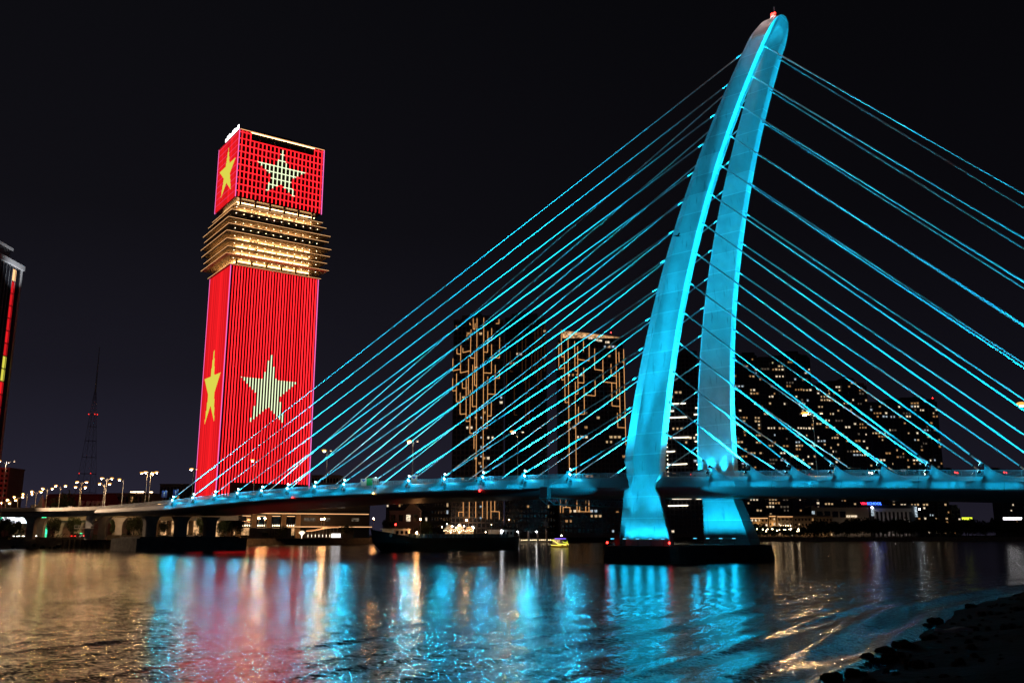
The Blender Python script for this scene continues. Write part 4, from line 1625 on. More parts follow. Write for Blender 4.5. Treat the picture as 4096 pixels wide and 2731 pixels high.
# ------------------------------------------------------------------ street lamps
def lamp_mesh_parts(h, arm, mlit, mdim):
    pole = MB()
    pole.tube((0, 0, 0), (0, 0, h * .55), .12, .10, n=8)
    pole.tube((0, 0, h * .55), (0, 0, h), .10, .07, n=8)
    pole.tube((0, 0, 0), (0, 0, .5), .2, .17, n=8)
    arms = []
    for s in (-1, 1):
        a = MB()
        a.path([(0, 0, h - 1.6), (s * arm * .35, 0, h - .55), (s * arm * .75, 0, h - .05), (s * arm, 0, h + .05)], .05)
        arms.append(a)
    heads = []
    for s, m in ((-1, mlit), (1, mdim)):
        b = MB()
        x0, x1 = sorted((s * arm * .92, s * (arm + .75)))
        b.hexa([(x0, -.17, h), (x1, -.17, h), (x1, .17, h), (x0, .17, h), (x0 + .08, -.1, h + .18), (x1 - .08, -.1, h + .18), (x1 - .08, .1, h + .18), (x0 + .08, .1, h + .18)])
        xm = (x0 + x1) / 2
        b.box(xm - .22, xm + .22, -.13, .13, h - .36, h - .24, 1)
        if m.startswith('e_sod'):
            b.ball(((x0 + x1) / 2, 0, h + .08), .72, n=12, mi=2, sz=.36)  # glowing dome added to imitate the orange halo round the lamp
        heads.append((b, m))
    return pole, arms, heads


lamp_cache = {}


def lamp(label, loc, rotz, h, arm=1.5, mlit='e_sodium', mdim='e_lampdim', group=None, single=False):
    k = (h, arm, mlit, mdim, single)
    if k not in lamp_cache:
        pole, arms, heads = lamp_mesh_parts(h, arm, mlit, mdim)
        n = 1 if single else 2
        lamp_cache[k] = (pole.mesh('pole', M['steel']), [a.mesh('arm', M['steel']) for a in arms[:n]], [b.mesh('lamp_head', [M['steel'], M[m], M['e_halo']]) for b, m in heads[:n]])
    p, arms, heads = lamp_cache[k]
    t = thing('street_lamp', label, 'street lamp', loc, rotz, group)
    inst(p, 'pole', t)
    for a, b in zip(arms, heads):
        inst(a, 'arm', t)
        inst(b, 'lamp_head', t)
    return t


for a, lab in ((-171.5, 'twin-arm lamp on the bridge deck against the left face of the red tower'), (-135.4, 'twin-arm lamp on the bridge deck in front of the red tower'), (-99.2, 'twin-arm lamp on the bridge deck just right of the red tower'),
               (-63.1, 'twin-arm lamp on the bridge deck midway between red tower and orange-lined towers'), (-26.9, 'twin-arm lamp on the bridge deck in front of the nearly black high-rise'), (9.3, 'twin-arm lamp on the bridge deck just behind the near pylon leg'),
               (45.5, 'twin-arm lamp on the bridge deck right of the pylon'), (81.7, 'twin-arm lamp on the bridge deck at the right edge')):
    z = zl(a) - 1.4
    p = BW(a, NC, z)
    lamp(lab, p, -AL, 12.3, 1.25, 'e_lampdim' if a == 9.3 else 'e_sodlow' if a == 81.7 else 'e_sodium', group='street lamps on the bridge')

# lamps along the approach on the left: (lamp px, lamp py, height of lamp, twin)
AP = [(604, 1888, 27.2, 1), (590, 1891, 26.8, 1), (495, 1917, 26.0, 0), (428, 1912, 27, 1), (419, 1934, 25.3, 1), (328, 1927, 27, 1), (322, 1947, 24.6, 1), (243, 1942, 25.4, 1), (190, 1953, 24.6, 1), (146, 1965, 23.8, 1), (110, 1975, 23.2, 1), (74, 1986, 22.6, 1), (46, 1998, 22.0, 1), (22, 2010, 21.5, 1)]
ords = ['right one of the tall pair left of the tower', 'left one of the tall pair left of the tower', 'single-arm one left of the tall pair', 'taller of the pair by the pink building', 'shorter of the pair by the pink building', 'taller one of the pair above the red roof', 'shorter one of the pair above the red roof',
        'eighth from tower', 'ninth from tower', 'tenth from the red tower', 'eleventh from tower', 'twelfth from the red tower', 'thirteenth from the red tower', 'last and leftmost']
for (px, py, zz, tw), od in zip(AP, ords):
    Y = (zz - 5) * FPX / (2139 - py) * 1.0
    p = at(px, py, Y)
    hgt = 12.0
    lamp('lamp along the left approach road, ' + od, (p.x, p.y, p.z - hgt), R(12), hgt, 1.5 if tw else 1.2, 'e_sodium2', 'e_sodium2', 'street lamps along the left approach', single=not tw)
p = at(27, 1843, 332)
hm = lamp('very tall high-mast lamp rising at the left edge of the picture', (p.x, p.y, 2.0), R(-5), p.z - 2.0, 2.6, 'e_sodlow', 'e_lampdim')
spot('viaduct_fill_beam', (-2.6, .8, p.z - 2.6), (48, 14, 12), 150000, 95, hm, (1.0, .66, .40), .7, .3)  # strong spot added at the mast head to brighten the viaduct

# orange quay lamps along the far river bank
for k, (px, py, Y, lab) in enumerate(((1286, 2075, 480, 'left-hand orange quay lamp of the pair by the curved canopy'), (1297, 2074, 490, 'right-hand orange quay lamp of the pair by the curved canopy'), (1494, 2073, 540, 'orange quay lamp just left of the barge bow'), (1682, 2076, 600, 'orange quay lamp behind the front deckhouse of the barge'),
                                      (1866, 2079, 640, 'orange quay lamp directly above the bright waterfront restaurant'), (2036, 2078, 690, 'orange quay lamp right of the bright waterfront restaurant'), (1036, 2072, 462, 'orange quay lamp against the podium hall, left one'), (1060, 2072, 462, 'orange quay lamp against the podium hall, right one'))):
    p = at(px, py, Y)
    t = thing('quay_lamp', lab, 'lamp post', (p.x, p.y, 3.4), 0, 'orange lamps along the far quay')
    mb = MB()
    mb.tube((0, 0, 0), (0, 0, p.z - 3.7), .13, .09)
    mb.build('pole', M['steel'], t)
    mb = MB()
    mb.ball((0, 0, p.z - 3.4), .42, mi=0, sz=.8)
    mb.build('globe', M['e_quay'], t)

# ------------------------------------------------------------------ approach viaduct on the left
via = thing('approach_viaduct', 'pale concrete approach viaduct with parapet curving off to the left', 'viaduct', (0, 0, 0))
cl = [Vector(BW(-208.3, 8.0, 0)), Vector((-166, 347, 0)), Vector((-200, 353, 0)), Vector((-260, 356, 0)), Vector((-360, 358, 0))]
pts = []
for k in range(41):
    s = k / 40 * (len(cl) - 1)
    i = min(len(cl) - 2, int(s))
    f = s - i
    q0, q1, q2, q3 = cl[max(0, i - 1)], cl[i], cl[i + 1], cl[min(len(cl) - 1, i + 2)]
    pts.append(0.5 * ((2 * q1) + (q2 - q0) * f + (2 * q0 - 5 * q1 + 4 * q2 - q3) * f * f + (3 * q1 - q0 - 3 * q2 + q3) * f ** 3))


def sweep(prof, zoff=0.0, name='', m='concrete', par=via):
    mb = MB()
    rings = []
    for k, p in enumerate(pts):
        d = (pts[min(k + 1, len(pts) - 1)] - pts[max(k - 1, 0)]).normalized()
        nrm = Vector((d.y, -d.x, 0))  # towards the back for a path running left
        nrm = -nrm
        z = 14.15 - 0.25 * k / 40
        rings.append([(p.x + nrm.x * y, p.y + nrm.y * y, z + dz) for y, dz in prof])
    mb.loft(rings)
    return mb.build(name, M[m], par)


sweep([(-6.2, 0.0), (6.2, 0.0), (6.2, -.5), (3.6, -.9), (3.2, -2.4), (-3.2, -2.4), (-3.6, -.9), (-6.2, -.5)], name='box_girder')
sweep([(-6.25, -.55), (-5.9, -.55), (-5.9, .72), (-6.25, .72)], name='parapet')
sweep([(6.25, .72), (5.9, .72), (5.9, -.5), (6.25, -.5)], name='parapet')
sweep([(-6.12, 1.12), (-6.02, 1.12), (-6.02, 1.24), (-6.12, 1.24)], name='hand_rail', m='rail')
mb = MB()
for k in range(0, 40):
    for f in (0, .5):
        p = pts[k].lerp(pts[k + 1], f)
        d = (pts[k + 1] - pts[k]).normalized()
        nrm = Vector((-d.y, d.x, 0))
        q = p + nrm * -6.07
        mb.box(q.x - .06, q.x + .06, q.y - .06, q.y + .06, 14.7, 15.3)
mb.build('rail_posts', M['rail'], via)['kind'] = 'stuff'
for (px, Y) in ((127, 352), (413, 350), (165, 372), (480, 372), (-120, 356)):
    x = at(px, 2100, Y).x
    mb = MB()
    rings = []
    for z, w, t in ((3.4, 1.35, 1.1), (8.6, 1.35, 1.1), (10.2, 1.7, 1.2), (11.3, 2.6, 1.3), (11.72, 3.1, 1.35)):
        rings.append([(x - w, Y - t, z), (x + w, Y - t, z), (x + w, Y + t, z), (x - w, Y + t, z)])
    mb.loft(rings)
    mb.build('pier', M['concrete'], via)
# raised road behind, with a second row of arches
rd = thing('rear_viaduct', 'second concrete viaduct with arched piers seen under the approach viaduct', 'viaduct', (0, 0, 0))
mb = MB()
mb.box(-330, -118, 402, 414, 11.2, 13.2)
mb.box(-330, -118, 401.6, 402, 12.9, 14.2)
mb.build('deck', M['concrete'], rd)
for px in (90, 150, 255, 330, 480, 560):
    x = at(px, 2100, 408).x
    mb = MB()
    rings = []
    for z, w in ((3.4, 1.5), (8, 1.5), (9.6, 2.2), (10.6, 3.4), (11.2, 4.6)):
        rings.append([(x - w, 404, z), (x + w, 404, z), (x + w, 412, z), (x - w, 412, z)])
    mb.loft(rings)
    mb.build('arched_pier', M['concrete'], rd)
# stair tower between viaduct and bridge
p = at(357, 2100, 338)
st = thing('stair_tower', 'bluish concrete stair tower with landings where viaduct meets bridge', 'stair', (p.x, 338, 3.4))
mb = MB()
mb.loft([[(-1.0, -1, 0), (1.0, -1, 0), (1.0, 1, 0), (-1.0, 1, 0)], [(-.9, -1, 6), (1.3, -1, 6), (1.3, 1, 6), (-.9, 1, 6)], [(-.9, -1, 9.6), (2.2, -1, 9.6), (2.2, 1, 9.6), (-.9, 1, 9.6)]])
mb.build('column', M['girder'], st)
for z, x0, x1 in ((3.8, -4.5, 2.5), (9.6, -5, 4.5)):
    mb = MB()
    mb.box(x0, x1, -1.8, 1.4, z, z + .3)
    mb.build('landing', M['concrete'], st)
mb = MB()
for k in range(14):
    mb.box(1.2 + k * .33, 1.2 + k * .33 + .36, -1.6, -.2, 4.1 + k * .4, 4.35 + k * .4)
mb.build('steps', M['concrete'], st)
mb = MB()
for z in (4.7, 5.1, 10.4, 10.9):
    mb.beam((-4.5, -1.7, z), (2.5, -1.7, z), .05)
for x in (-4.5, -3, -1.5, 0, 1.5):
    mb.box(x - .03, x + .03, -1.73, -1.67, 9.9, 10.9)
    mb.box(x - .03, x + .03, -1.73, -1.67, 4.1, 5.1)
mb.build('railing', M['rail'], st)

# river wall on the left: concrete capping on sheet piles
rw = thing('river_wall', 'concrete river wall on dark rusty sheet piles along the left bank', 'river wall', (-150, 355, 0))
mb = MB()
mb.box(-12, 32, 0, 6, 3.2, 5.0)
mb.box(-110, -12, 2, 6, 3.2, 4.2)
mb.build('wall_cap', M['oldconc'], rw)
mb = MB()
for k in range(56):
    x = -30 + k * 1.0
    if k % 2:
        mb.box(x, x + .55, 1.0, 1.6, -1, 3.3)
    else:
        mb.box(x, x + 1.0, 1.5, 2.0, -1, 3.3)
mb.build('sheet_piles', M['sheet'], rw)
mb = MB()
for k in range(60):
    x = -110 + k * 1.5
    mb.ball((x + rnd.uniform(-.5, .5), rnd.uniform(-1.5, 1.5), rnd.uniform(.0, 1.4)), rnd.uniform(.6, 1.5), n=6, sz=.7)
mb.build('rubble', M['rock'], rw)['kind'] = 'stuff'
mb = MB()
mb.box(-60, 40, 6, 40, 3.45, 3.9)
mb.build('quay_road', M['asphalt'], rw)

# ------------------------------------------------------------------ lit gateway under the viaduct
g = at(95, 2100, 385)
gate = thing('lit_gateway', 'festive gateway with glowing green pillars and white screen under the viaduct', 'gateway', (g.x, 385, 3.4))
for x0, w_ in ((7.6, 1.5), (-22, 1.5)):
    mb = MB()
    mb.box(x0, x0 + w_, 0, 1.6, 0, 7.0)
    mb.build('pillar', M['e_green'], gate)
mb = MB()
mb.box(-22, 9.0, 0, 1.6, 7.0, 9.4)
mb.build('beam', M['frame'], gate)
for x0, x1, z0, z1, m in ((-9, -4.0, 6.2, 9.0, 'e_signw'), (-4, 1.4, 6.4, 8.6, 'e_signw'), (1.6, 5.4, 7.4, 9.0, 'e_ylw'), (5.0, 9.0, 7.1, 9.2, 'e_green'), (-14, -9.2, 7, 9, 'e_green'), (-21, -14, 6.8, 8.6, 'e_signw')):
    mb = MB()
    mb.box(x0, x1, -.25, -.02, z0, z1)
    mb.build('panel', M[m], gate)

# ------------------------------------------------------------------ buildings behind the viaduct
a, b = at(166, 2000, 560), at(432, 2000, 560)
rr = thing('red_roof_hall', 'long hall with dark red pitched roof and white dormers behind the viaduct', 'building', ((a.x + b.x) / 2, 560, 3.4))
w, h0, h1 = b.x - a.x, at(300, 2022, 560).z - 3.4, at(300, 1972, 560).z - 3.4
mb = MB()
mb.box(-w / 2, w / 2, 0, 18, 0, h0)
mb.build('wall', M['pinkwall'], rr)
mb = MB()
mb.add([(-w / 2 - .5, -1, h0), (w / 2 + .5, -1, h0), (w / 2 + .5, 19, h0), (-w / 2 - .5, 19, h0), (-w / 2 - .5, 9, h1), (w / 2 + .5, 9, h1)], [(0, 1, 5, 4), (2, 3, 4, 5), (1, 2, 5), (3, 0, 4), (0, 3, 2, 1)])
roof_ = mb.build('roof', M['redroof'], rr)
for px in (329, 354, 375, 392, 410):
    x = at(px, 2000, 560).x - (a.x + b.x) / 2
    mb = MB()
    mb.box(x - .7, x + .7, -1.2, 3, h0 + .3, h0 + 2.0)
    mb.add([(x - .85, -1.3, h0 + 2.0), (x + .85, -1.3, h0 + 2.0), (x, -1.3, h0 + 3.0), (x - .85, 3, h0 + 2.0), (x + .85, 3, h0 + 2.0), (x, 3, h0 + 3.0)], [(0, 1, 2), (1, 4, 5, 2), (3, 0, 2, 5), (0, 3, 4, 1)])
    d_ = mb.build('dormer', M['white'], roof_)
p = at(158, 2020, 520)
sp = thing('white_spire', 'slim white pyramid spire rising behind the viaduct', 'spire', (p.x, 520, 3.4))
zb, ztp = at(158, 2024, 520).z - 3.4, at(161, 1975, 520).z - 3.4
mb = MB()
mb.box(-1.9, 1.9, 0, 4, 0, zb)
mb.box(-5, -1.9, 0, 4, 0, zb + .8)
mb.build('base', M['white'], sp)
mb = MB()
mb.add([(-1.5, 0, zb), (1.5, 0, zb), (1.5, 4, zb), (-1.5, 4, zb), (.1, 2, ztp)], [(0, 1, 4), (1, 2, 4), (2, 3, 4), (3, 0, 4), (3, 2, 1, 0)])
mb.build('pinnacle', M['white'], sp)


def block(name, label, cat, pxl, pxr, top, Y, d, m, rows, cols, lit, seed, extras=None):
    a, b = at(pxl, 2000, Y), at(pxr, 2000, Y)
    h = at((pxl + pxr) / 2, top, Y).z - 3.4
    w = b.x - a.x
    t = thing(name, label, cat, ((a.x + b.x) / 2, Y, 3.4))
    mb = MB()
    mb.box(-w / 2, w / 2, 0, d, 0, h)
    mb.build('wall', M[m], t)
    mb = MB()
    mb.box(-w / 2 - .4, w / 2 + .4, -.4, d + .4, h, h + .7)
    mb.build('roof', M[m], t)
    q = random.Random(seed)
    for r in range(rows):
        for c in range(cols):
            mk = q.choice(('w1', 'w2', 'w3', 'w4')) if q.random() < lit else 'glass'
            inst(win_mesh(w / cols * .55, h / rows * .5, mk), 'window', t, (-w / 2 + w * (c + .5) / cols, -.05, h * (r + .25) / rows))
    return t, w, h


t, w, h = block('pink_building', 'pinkish building with a glowing warm roof line left of the red tower', 'building', 428, 606, 1975, 610, 20, 'pinkwall', 4, 10, .18, 31)
mb = MB()
mb.box(w * .02, w * .32, -.6, -.45, h + 1.0, h + 1.5)
mb.box(w * .44, w * .52, -.6, -.45, h + 1.0, h + 1.4)
mb.build('roof_light', M['e_bulb'], t)
t, w, h = block('grey_building', 'dim blue-grey building behind the bridge end left of the red tower', 'building', 636, 745, 1938, 680, 20, 'oldconc', 6, 8, .06, 32)
t, w, h = block('pink_tower', 'dull pink tower block at the left edge above the viaduct', 'building', -120, 24, 1873, 640, 20, 'pinkwall', 14, 8, .03, 33)
t, w, h = block('brown_hoarding', 'low brown building just right of the red tower behind the bridge', 'building', 1242, 1352, 1903, 640, 20, 'cream', 7, 9, .02, 34)
t, w, h = block('warm_facade', 'warm lit brown facade seen between the bridge columns', 'building', 600, 905, 2058, 420, 14, 'cream', 1, 7, .0, 35)
mb = MB()
for k in range(7):
    x = -w / 2 + w * (k + .2) / 7
    mb.box(x, x + w * .075, -.5, -.3, .6, h - .6)
mb.build('light_panels', M['e_warm'], t)
block('dark_block', 'dark low apartment block below the deck behind the barge', 'building', 1545, 1808, 2005, 700, 20, 'wallv', 5, 22, .05, 40)
block('dark_block', 'narrow dark block below the deck left of the orange-lined right tower', 'building', 2188, 2242, 2010, 730, 20, 'wallv', 5, 5, .1, 41)
block('dark_block', 'dark low block below the deck between pylon leg and orange-lined tower', 'building', 2500, 2990, 2045, 900, 20, 'wallv', 4, 40, .05, 42)
t, w, h = block('gable_house', 'small pale gabled house on the far bank above the barge', 'house', 1560, 1680, 2045, 640, 12, 'pinkwall', 2, 4, .1, 36)
mb = MB()
x0 = at(1650, 2000, 640).x - at(1620, 2000, 640).x
mb.add([(x0 - 6, -.2, h), (x0 + 6, -.2, h), (x0, -.2, h + 7), (x0 - 6, 12, h), (x0 + 6, 12, h), (x0, 12, h + 7)], [(0, 1, 2), (4, 3, 5), (1, 4, 5, 2), (3, 0, 2, 5)])
mb.build('gable', M['cream'], t)

# round-cornered tower cut by the left edge
lt = thing('curved_tower', 'tall glass tower with rounded corner and red lit edge at the left border', 'tower', (-367.5, 600, 0))
spot('roof_uplight', (24, 30, 172), (8, 34, 197), 30000, 80, lt, (.85, .9, 1.0))
mb = MB()
poly = [(-45, 0), (-6, 0), (0, .9), (4.4, 3), (7.4, 6.4), (8.6, 11), (8.6, 45), (-45, 45)]
mb.prism(poly, 3.4, 194)
mb.build('glass_shaft', M['glass'], lt)
mb = MB()
mb.prism([(x * 1.04 + (1.4 if x > 0 else 0), y - 1.2 if y < 20 else y + 1) for x, y in poly], 194, 197.5)
rf = mb.build('roof_ring', M['white'], lt)
mb = MB()
mb.prism([(-40, 6), (3, 6), (5, 9), (5, 34), (-40, 34)], 197.5, 206)
mb.build('crown', M['steel'], lt)
mb = MB()
mb.box(-45, 6.2, 4.6, 35.4, 206, 208)
mb.build('crown_rim', M['white'], lt)
for k in range(20):
    z0 = 192 - 9.1 * k
    m = 'e_edge' if k == 0 else 'e_ledyel' if k in (7, 8) else 'e_ledredl'
    mb = MB()
    mb.box(8.62, 8.95, 32.5, 37.5, z0 - 8.2, z0)
    if z0 > 20:
        mb.build('edge_light', M[m], lt)
for k in range(7):
    mb = MB()
    y = 12 + 4.0 * k
    mb.box(8.61, 9.2, y, y + .6, 3.4, 194)
    mb.build('fin', M['steel'], lt)
mb = MB()
mb.box(8.61, 9.4, 43.6, 45, 3.4, 194)
mb.build('fin', M['white'], lt)

# lattice telecom mast
lm_ = thing('telecom_mast', 'dim red and white lattice telecom mast with small red lights', 'mast', (-414, 900, 3.4))


def mast_w(z):
    return max(.7, 9.5 - z * .062) if z < 136 else .7


levels = [0, 22, 42, 60, 76, 92, 106, 118, 130, 140]
for k, (z0, z1) in enumerate(zip(levels[:-1], levels[1:])):
    w0, w1 = mast_w(z0), mast_w(z1)
    mb = MB()
    c0 = [(-w0, -w0, z0), (w0, -w0, z0), (w0, w0, z0), (-w0, w0, z0)]
    c1 = [(-w1, -w1, z1), (w1, -w1, z1), (w1, w1, z1), (-w1, w1, z1)]
    for i in range(4):
        j = (i + 1) % 4
        mb.beam(c0[i], c1[i], .22)
        mb.beam(c0[i], c1[j], .10)
        mb.beam(c0[j], c1[i], .10)
        mb.beam(c1[i], c1[j], .3)
    mb.build('lattice_bay', M['redroof' if k % 2 == 0 else 'white'], lm_)
mb = MB()
mb.tube((0, 0, 140), (0, 0, 186), .9, .35)
mb.build('antenna', M['white'], lm_)
for x, y, z in ((-3, -3, 118), (3, -3, 118), (4.2, 0, 118), (-5.6, -5.6, 60), (5.6, -5.6, 60)):
    mb = MB()
    mb.ball((x, y, z), .5, n=6)
    mb.build('warning_light', M['e_redd'], lm_)

# ------------------------------------------------------------------ bright waterfront restaurant
p = at(1830, 2130, 640)
res = thing('restaurant', 'brightly lit open restaurant with tent roofs on the far waterfront', 'restaurant', (p.x, 640, 3.4))
mb = MB()
mb.box(-12, 13, 0, 9, 0, .5)
mb.build('terrace', M['concrete'], res)
for k, (x0, x1, h) in enumerate(((-9.6, -2.5, 8.8), (-2.6, 5.0, 9.6), (4.8, 11, 7.4))):
    mb = MB()
    xm = (x0 + x1) / 2
    mb.add([(x0, 0, 5), (x1, 0, 5), (x1, 9, 5), (x0, 9, 5), (xm - .5, 4, h), (xm + .5, 4, h)], [(0, 1, 5, 4), (1, 2, 5), (2, 3, 4, 5), (3, 0, 4), (3, 2, 1, 0)])
    mb.build('tent_roof', M['slab'], res)
for x in (-9.4, -6, -2.6, 1, 4.8, 8, 10.8):
    mb = MB()
    mb.tube((x, .2, .5), (x, .2, 5), .1)
    mb.build('post', M['cream'], res)
mb = MB()
mb.box(-9, 10.5, 7.5, 7.8, .5, 4.6)
mb.build('back_wall', M['e_warm'], res)
for k in range(16):
    mb = MB()
    mb.ball((-9.2 + k * 1.32, -.3, 4.5 + .25 * math.sin(k * 2.1)), .2, n=6)
    mb.build('bulb', M['e_bulb'], res)
for x, z, r in ((-10.6, 7.0, .5), (-7.4, 9.0, .4), (-3.6, 7.4, .7), (1.2, 8.0, .75), (4.4, 7.6, .5), (10.4, 7.2, .7), (11.0, 6.2, .5), (-1.2, 6.4, .5)):
    mb = MB()
    mb.tube((x, -.5, 5), (x, -.5, z), .05)
    mb.ball((x, -.5, z), r * .55, n=6, mi=1)
    mb.build('lantern', [M['dark'], M['e_bulbs']], res)
for k in range(14):
    mb = MB()
    x = -9 + k * 1.45
    mb.box(x - .25, x + .25, 2, 2.4, .5, 2.0 + .3 * (k % 3))
    mb.build('seat', M['dark'], res)

# ------------------------------------------------------------------ cargo barge
sx, sy = -.5, 336.0
hd = math.atan2(-.738, -.675)
shp = thing('cargo_barge', 'dark cargo barge with raised bow and white deckhouses moored mid-river', 'barge', (sx, sy, 0), hd)
L, B_ = 63.0, 5.4
mb = MB()
rings = []
for k in range(22):
    s = k / 21
    x = s * L
    bw = B_ * (1 if s < .82 else max(.04, 1 - ((s - .82) / .18) ** 1.8)) * (1 if s > .06 else .75 + s * 4.1)
    top = 4.1 + .5 * max(0, (.12 - s) / .12) + 2.6 * max(0, (s - .80) / .20) ** 1.1
    rk = 3.2 * max(0, (s - .8) / .2)
    kb = .72 if s < .8 else .72 - .5 * (s - .8) / .2
    rings.append([(x - rk * 1.3, -bw * kb, -1.2), (x - rk, -bw * (kb + .2), .1), (x, -bw, 2.6), (x + rk * .25, -bw * 1.02, top), (x + rk * .25, bw * 1.02, top), (x, bw, 2.6), (x - rk, bw * (kb + .2), .1), (x - rk * 1.3, bw * kb, -1.2)])
mb.loft(rings)
hull = mb.build('hull', M['hull'], shp, smooth=False)
mb = MB()
mb.beam((L - 4.4, 0, -.6), (L + .9, 0, 6.9), .5, .35)
mb.build('stem', M['hullred'], hull)
mb = MB()
for s in (-1, 1):
    mb.tube((L - 4.2, s * 3.35, 4.9), (L - 4.15, s * 3.6, 4.92), .52, n=14)
mb.build('hawse_ring', M['white'], hull)
mb = MB()
for s in (-1, 1):
    mb.box(6, L - 12, s * 4.3 - .15, s * 4.3 + .15, 4.0, 5.4)
mb.box(6, 6.3, -4.3, 4.3, 4.0, 5.4)
mb.box(L - 12.3, L - 12, -4.3, 4.3, 4.0, 5.4)
mb.box(6.3, L - 12.3, -4.1, 4.1, 4.6, 5.15)
mb.build('hatch_coaming', M['cargo'], shp)
mb = MB()
for k in range(24):
    for s in (-1, 1):
        mb.box(7 + k * 1.85, 7.14 + k * 1.85, s * 4.62 - .15, s * 4.62 + .15, 4.05, 5.3)
mb.build('coaming_ribs', M['cargo'], shp)['kind'] = 'stuff'
for x0, x1, z0, z1, nm in ((1.5, 8.5, 4.3, 6.7, 'wheelhouse'), (L - 12.5, L - 6.0, 4.6, 6.8, 'front_deckhouse')):
    mb = MB()
    mb.box(x0, x1, -3, 3, z0, z1)
    mb.box(x0 - .4, x1 + .4, -3.3, 3.3, z1, z1 + .2)
    d_ = mb.build(nm, M['white'], shp)
    for k in range(3):
        w_ = MB()
        xx = x0 + 1 + k * 1.9
        w_.box(xx, xx + 1.0, 3.01, 3.06, z1 - 1.5, z1 - .5)
        w_.build('window', M['glass'], d_)
        w_ = MB()
        w_.box(xx, xx + 1.0, -3.06, -3.01, z1 - 1.5, z1 - .5)
        w_.build('window', M['glass'], d_)
mb = MB()
mb.tube((10, 0, 5.2), (10, 0, 8.6), .08)
mb.tube((L - 9, 0, 6.8), (L - 9, 0, 8.2), .07)
mb.build('mast', M['steel'], shp)
for x, y, z, m, r in ((L - 9, 0, 8.3, 'e_red', .3), (L - 14, 4.5, 5.7, 'e_quay', .22), (8.2, 3.4, 6.3, 'e_whitel', .3), (10, 0, 8.6, 'e_bulb', .15), (16, 3, 6.0, 'e_bulb', .2), (30, 4.4, 5.9, 'e_bulb', .2), (34, 4.4, 5.9, 'e_bulb', .2)):
    mb = MB()
    mb.ball((x, y, z), r, n=8)
    mb.build('deck_light', M[m], shp)

# ------------------------------------------------------------------ pontoon with string lights, piles and water bus
a, b = at(2046, 2157, 600), at(2206, 2157, 600)
pon = thing('pontoon', 'long low pontoon jetty with a string of warm lights behind the barge', 'jetty', (a.x, 600, 0))
w = b.x - a.x
mb = MB()
mb.box(0, w, 0, 4, -.5, 1.7)
mb.build('deck', M['concrete'], pon)
mb = MB()
for z in (2.3, 2.8):
    mb.beam((0, .1, z), (w, .1, z), .06)
for k in range(14):
    mb.box(w * k / 13 - .05, w * k / 13 + .05, .05, .15, 1.7, 2.8)
mb.build('railing', M['rail'], pon)
for k in range(22):
    mb = MB()
    mb.ball((.6 + k * (w - 1.2) / 21, -.1, 1.95), .16, n=6)
    mb.build('bulb', M['e_bulb'], pon)
for k, (px, lab, lit) in enumerate(((2036, 'white mooring pile at the stern of the barge', 0), (2076, 'white mooring pile with a lamp, leftmost on the pontoon', 1), (2113, 'white mooring pile in the middle of the pontoon', 0), (2151, 'white mooring pile with a lamp right of the pontoon middle', 1), (2186, 'white mooring pile at the right end of the pontoon', 0))):
    x = at(px, 2150, 598).x
    t = thing('mooring_pile', lab, 'pile', (x, 598, 0), 0, 'piles of the pontoon')
    mb = MB()
    mb.tube((0, 0, -1), (0, 0, 7.3), .55, n=10)
    mb.tube((0, 0, 7.3), (0, 0, 7.7), .6, .2, n=10)
    mb.build('shaft', M['white'], t)
    if lit:
        mb = MB()
        mb.tube((-.9, -.3, 5.5), (-.9, -.3, 7.2), .07)
        mb.ball((-.9, -.3, 7.2), .36, n=8, mi=1)
        mb.build('lamp', [M['steel'], M['e_whitel']], t)
for px, lab in ((2184, 'river signal post with dark board above the pontoon end'), (2254, 'thin river signal post with round topmark above the water bus')):
    x = at(px, 2100, 610).x
    t = thing('river_signal', lab, 'signal post', (x, 610, 0))
    mb = MB()
    mb.tube((0, 0, 0), (0, 0, 14), .14)
    mb.build('pole', M['steel'], t)
    mb = MB()
    if px < 2200:
        mb.box(-1.6, 1.6, -.1, .1, 10.6, 13.6)
    else:
        mb.ball((0, 0, 12.5), 1.1)
        mb.ball((0, 0, 9.8), .6)
    mb.build('topmark', M['cargo'], t)
p = at(2246, 2186, 388)
bus = thing('water_bus', 'small yellow water bus with glowing outline heading along the river', 'boat', (p.x, p.y, 0), R(-68))
mb = MB()
rings = []
for k in range(12):
    s = k / 11
    x = -6 + s * 12
    bw = 2.1 * (1 if s < .55 else max(.05, 1 - ((s - .55) / .45) ** 2))
    z1 = 1.15 + .5 * max(0, s - .5)
    rings.append([(x, -bw * .7, -.4), (x, -bw, .6), (x, -bw, z1), (x, bw, z1), (x, bw, .6), (x, bw * .7, -.4)])
mb.loft(rings)
mb.build('hull', M['yellow'], bus)
mb = MB()
mb.loft([[(-5.2, y, z) for y, z in ((-1.8, 1.2), (1.8, 1.2), (1.6, 3.4), (-1.6, 3.4))], [(2.4, y, z) for y, z in ((-1.7, 1.2), (1.7, 1.2), (1.5, 3.4), (-1.5, 3.4))], [(4.2, y, z) for y, z in ((-1.1, 1.3), (1.1, 1.3), (.5, 1.9), (-.5, 1.9))]])
cab = mb.build('cabin', M['white'], bus)
for k in range(5):
    for s in (-1, 1):
        w_ = MB()
        w_.hexa([(-4.8 + k * 1.4, s * 1.73, 2.0), (-3.7 + k * 1.4, s * 1.73, 2.0), (-3.7 + k * 1.4, s * 1.70, 2.0), (-4.8 + k * 1.4, s * 1.70, 2.0), (-4.8 + k * 1.4, s * 1.64, 3.1), (-3.7 + k * 1.4, s * 1.64, 3.1), (-3.7 + k * 1.4, s * 1.60, 3.1), (-4.8 + k * 1.4, s * 1.60, 3.1)])
        w_.build('window', M['w1'], cab)
w_ = MB()
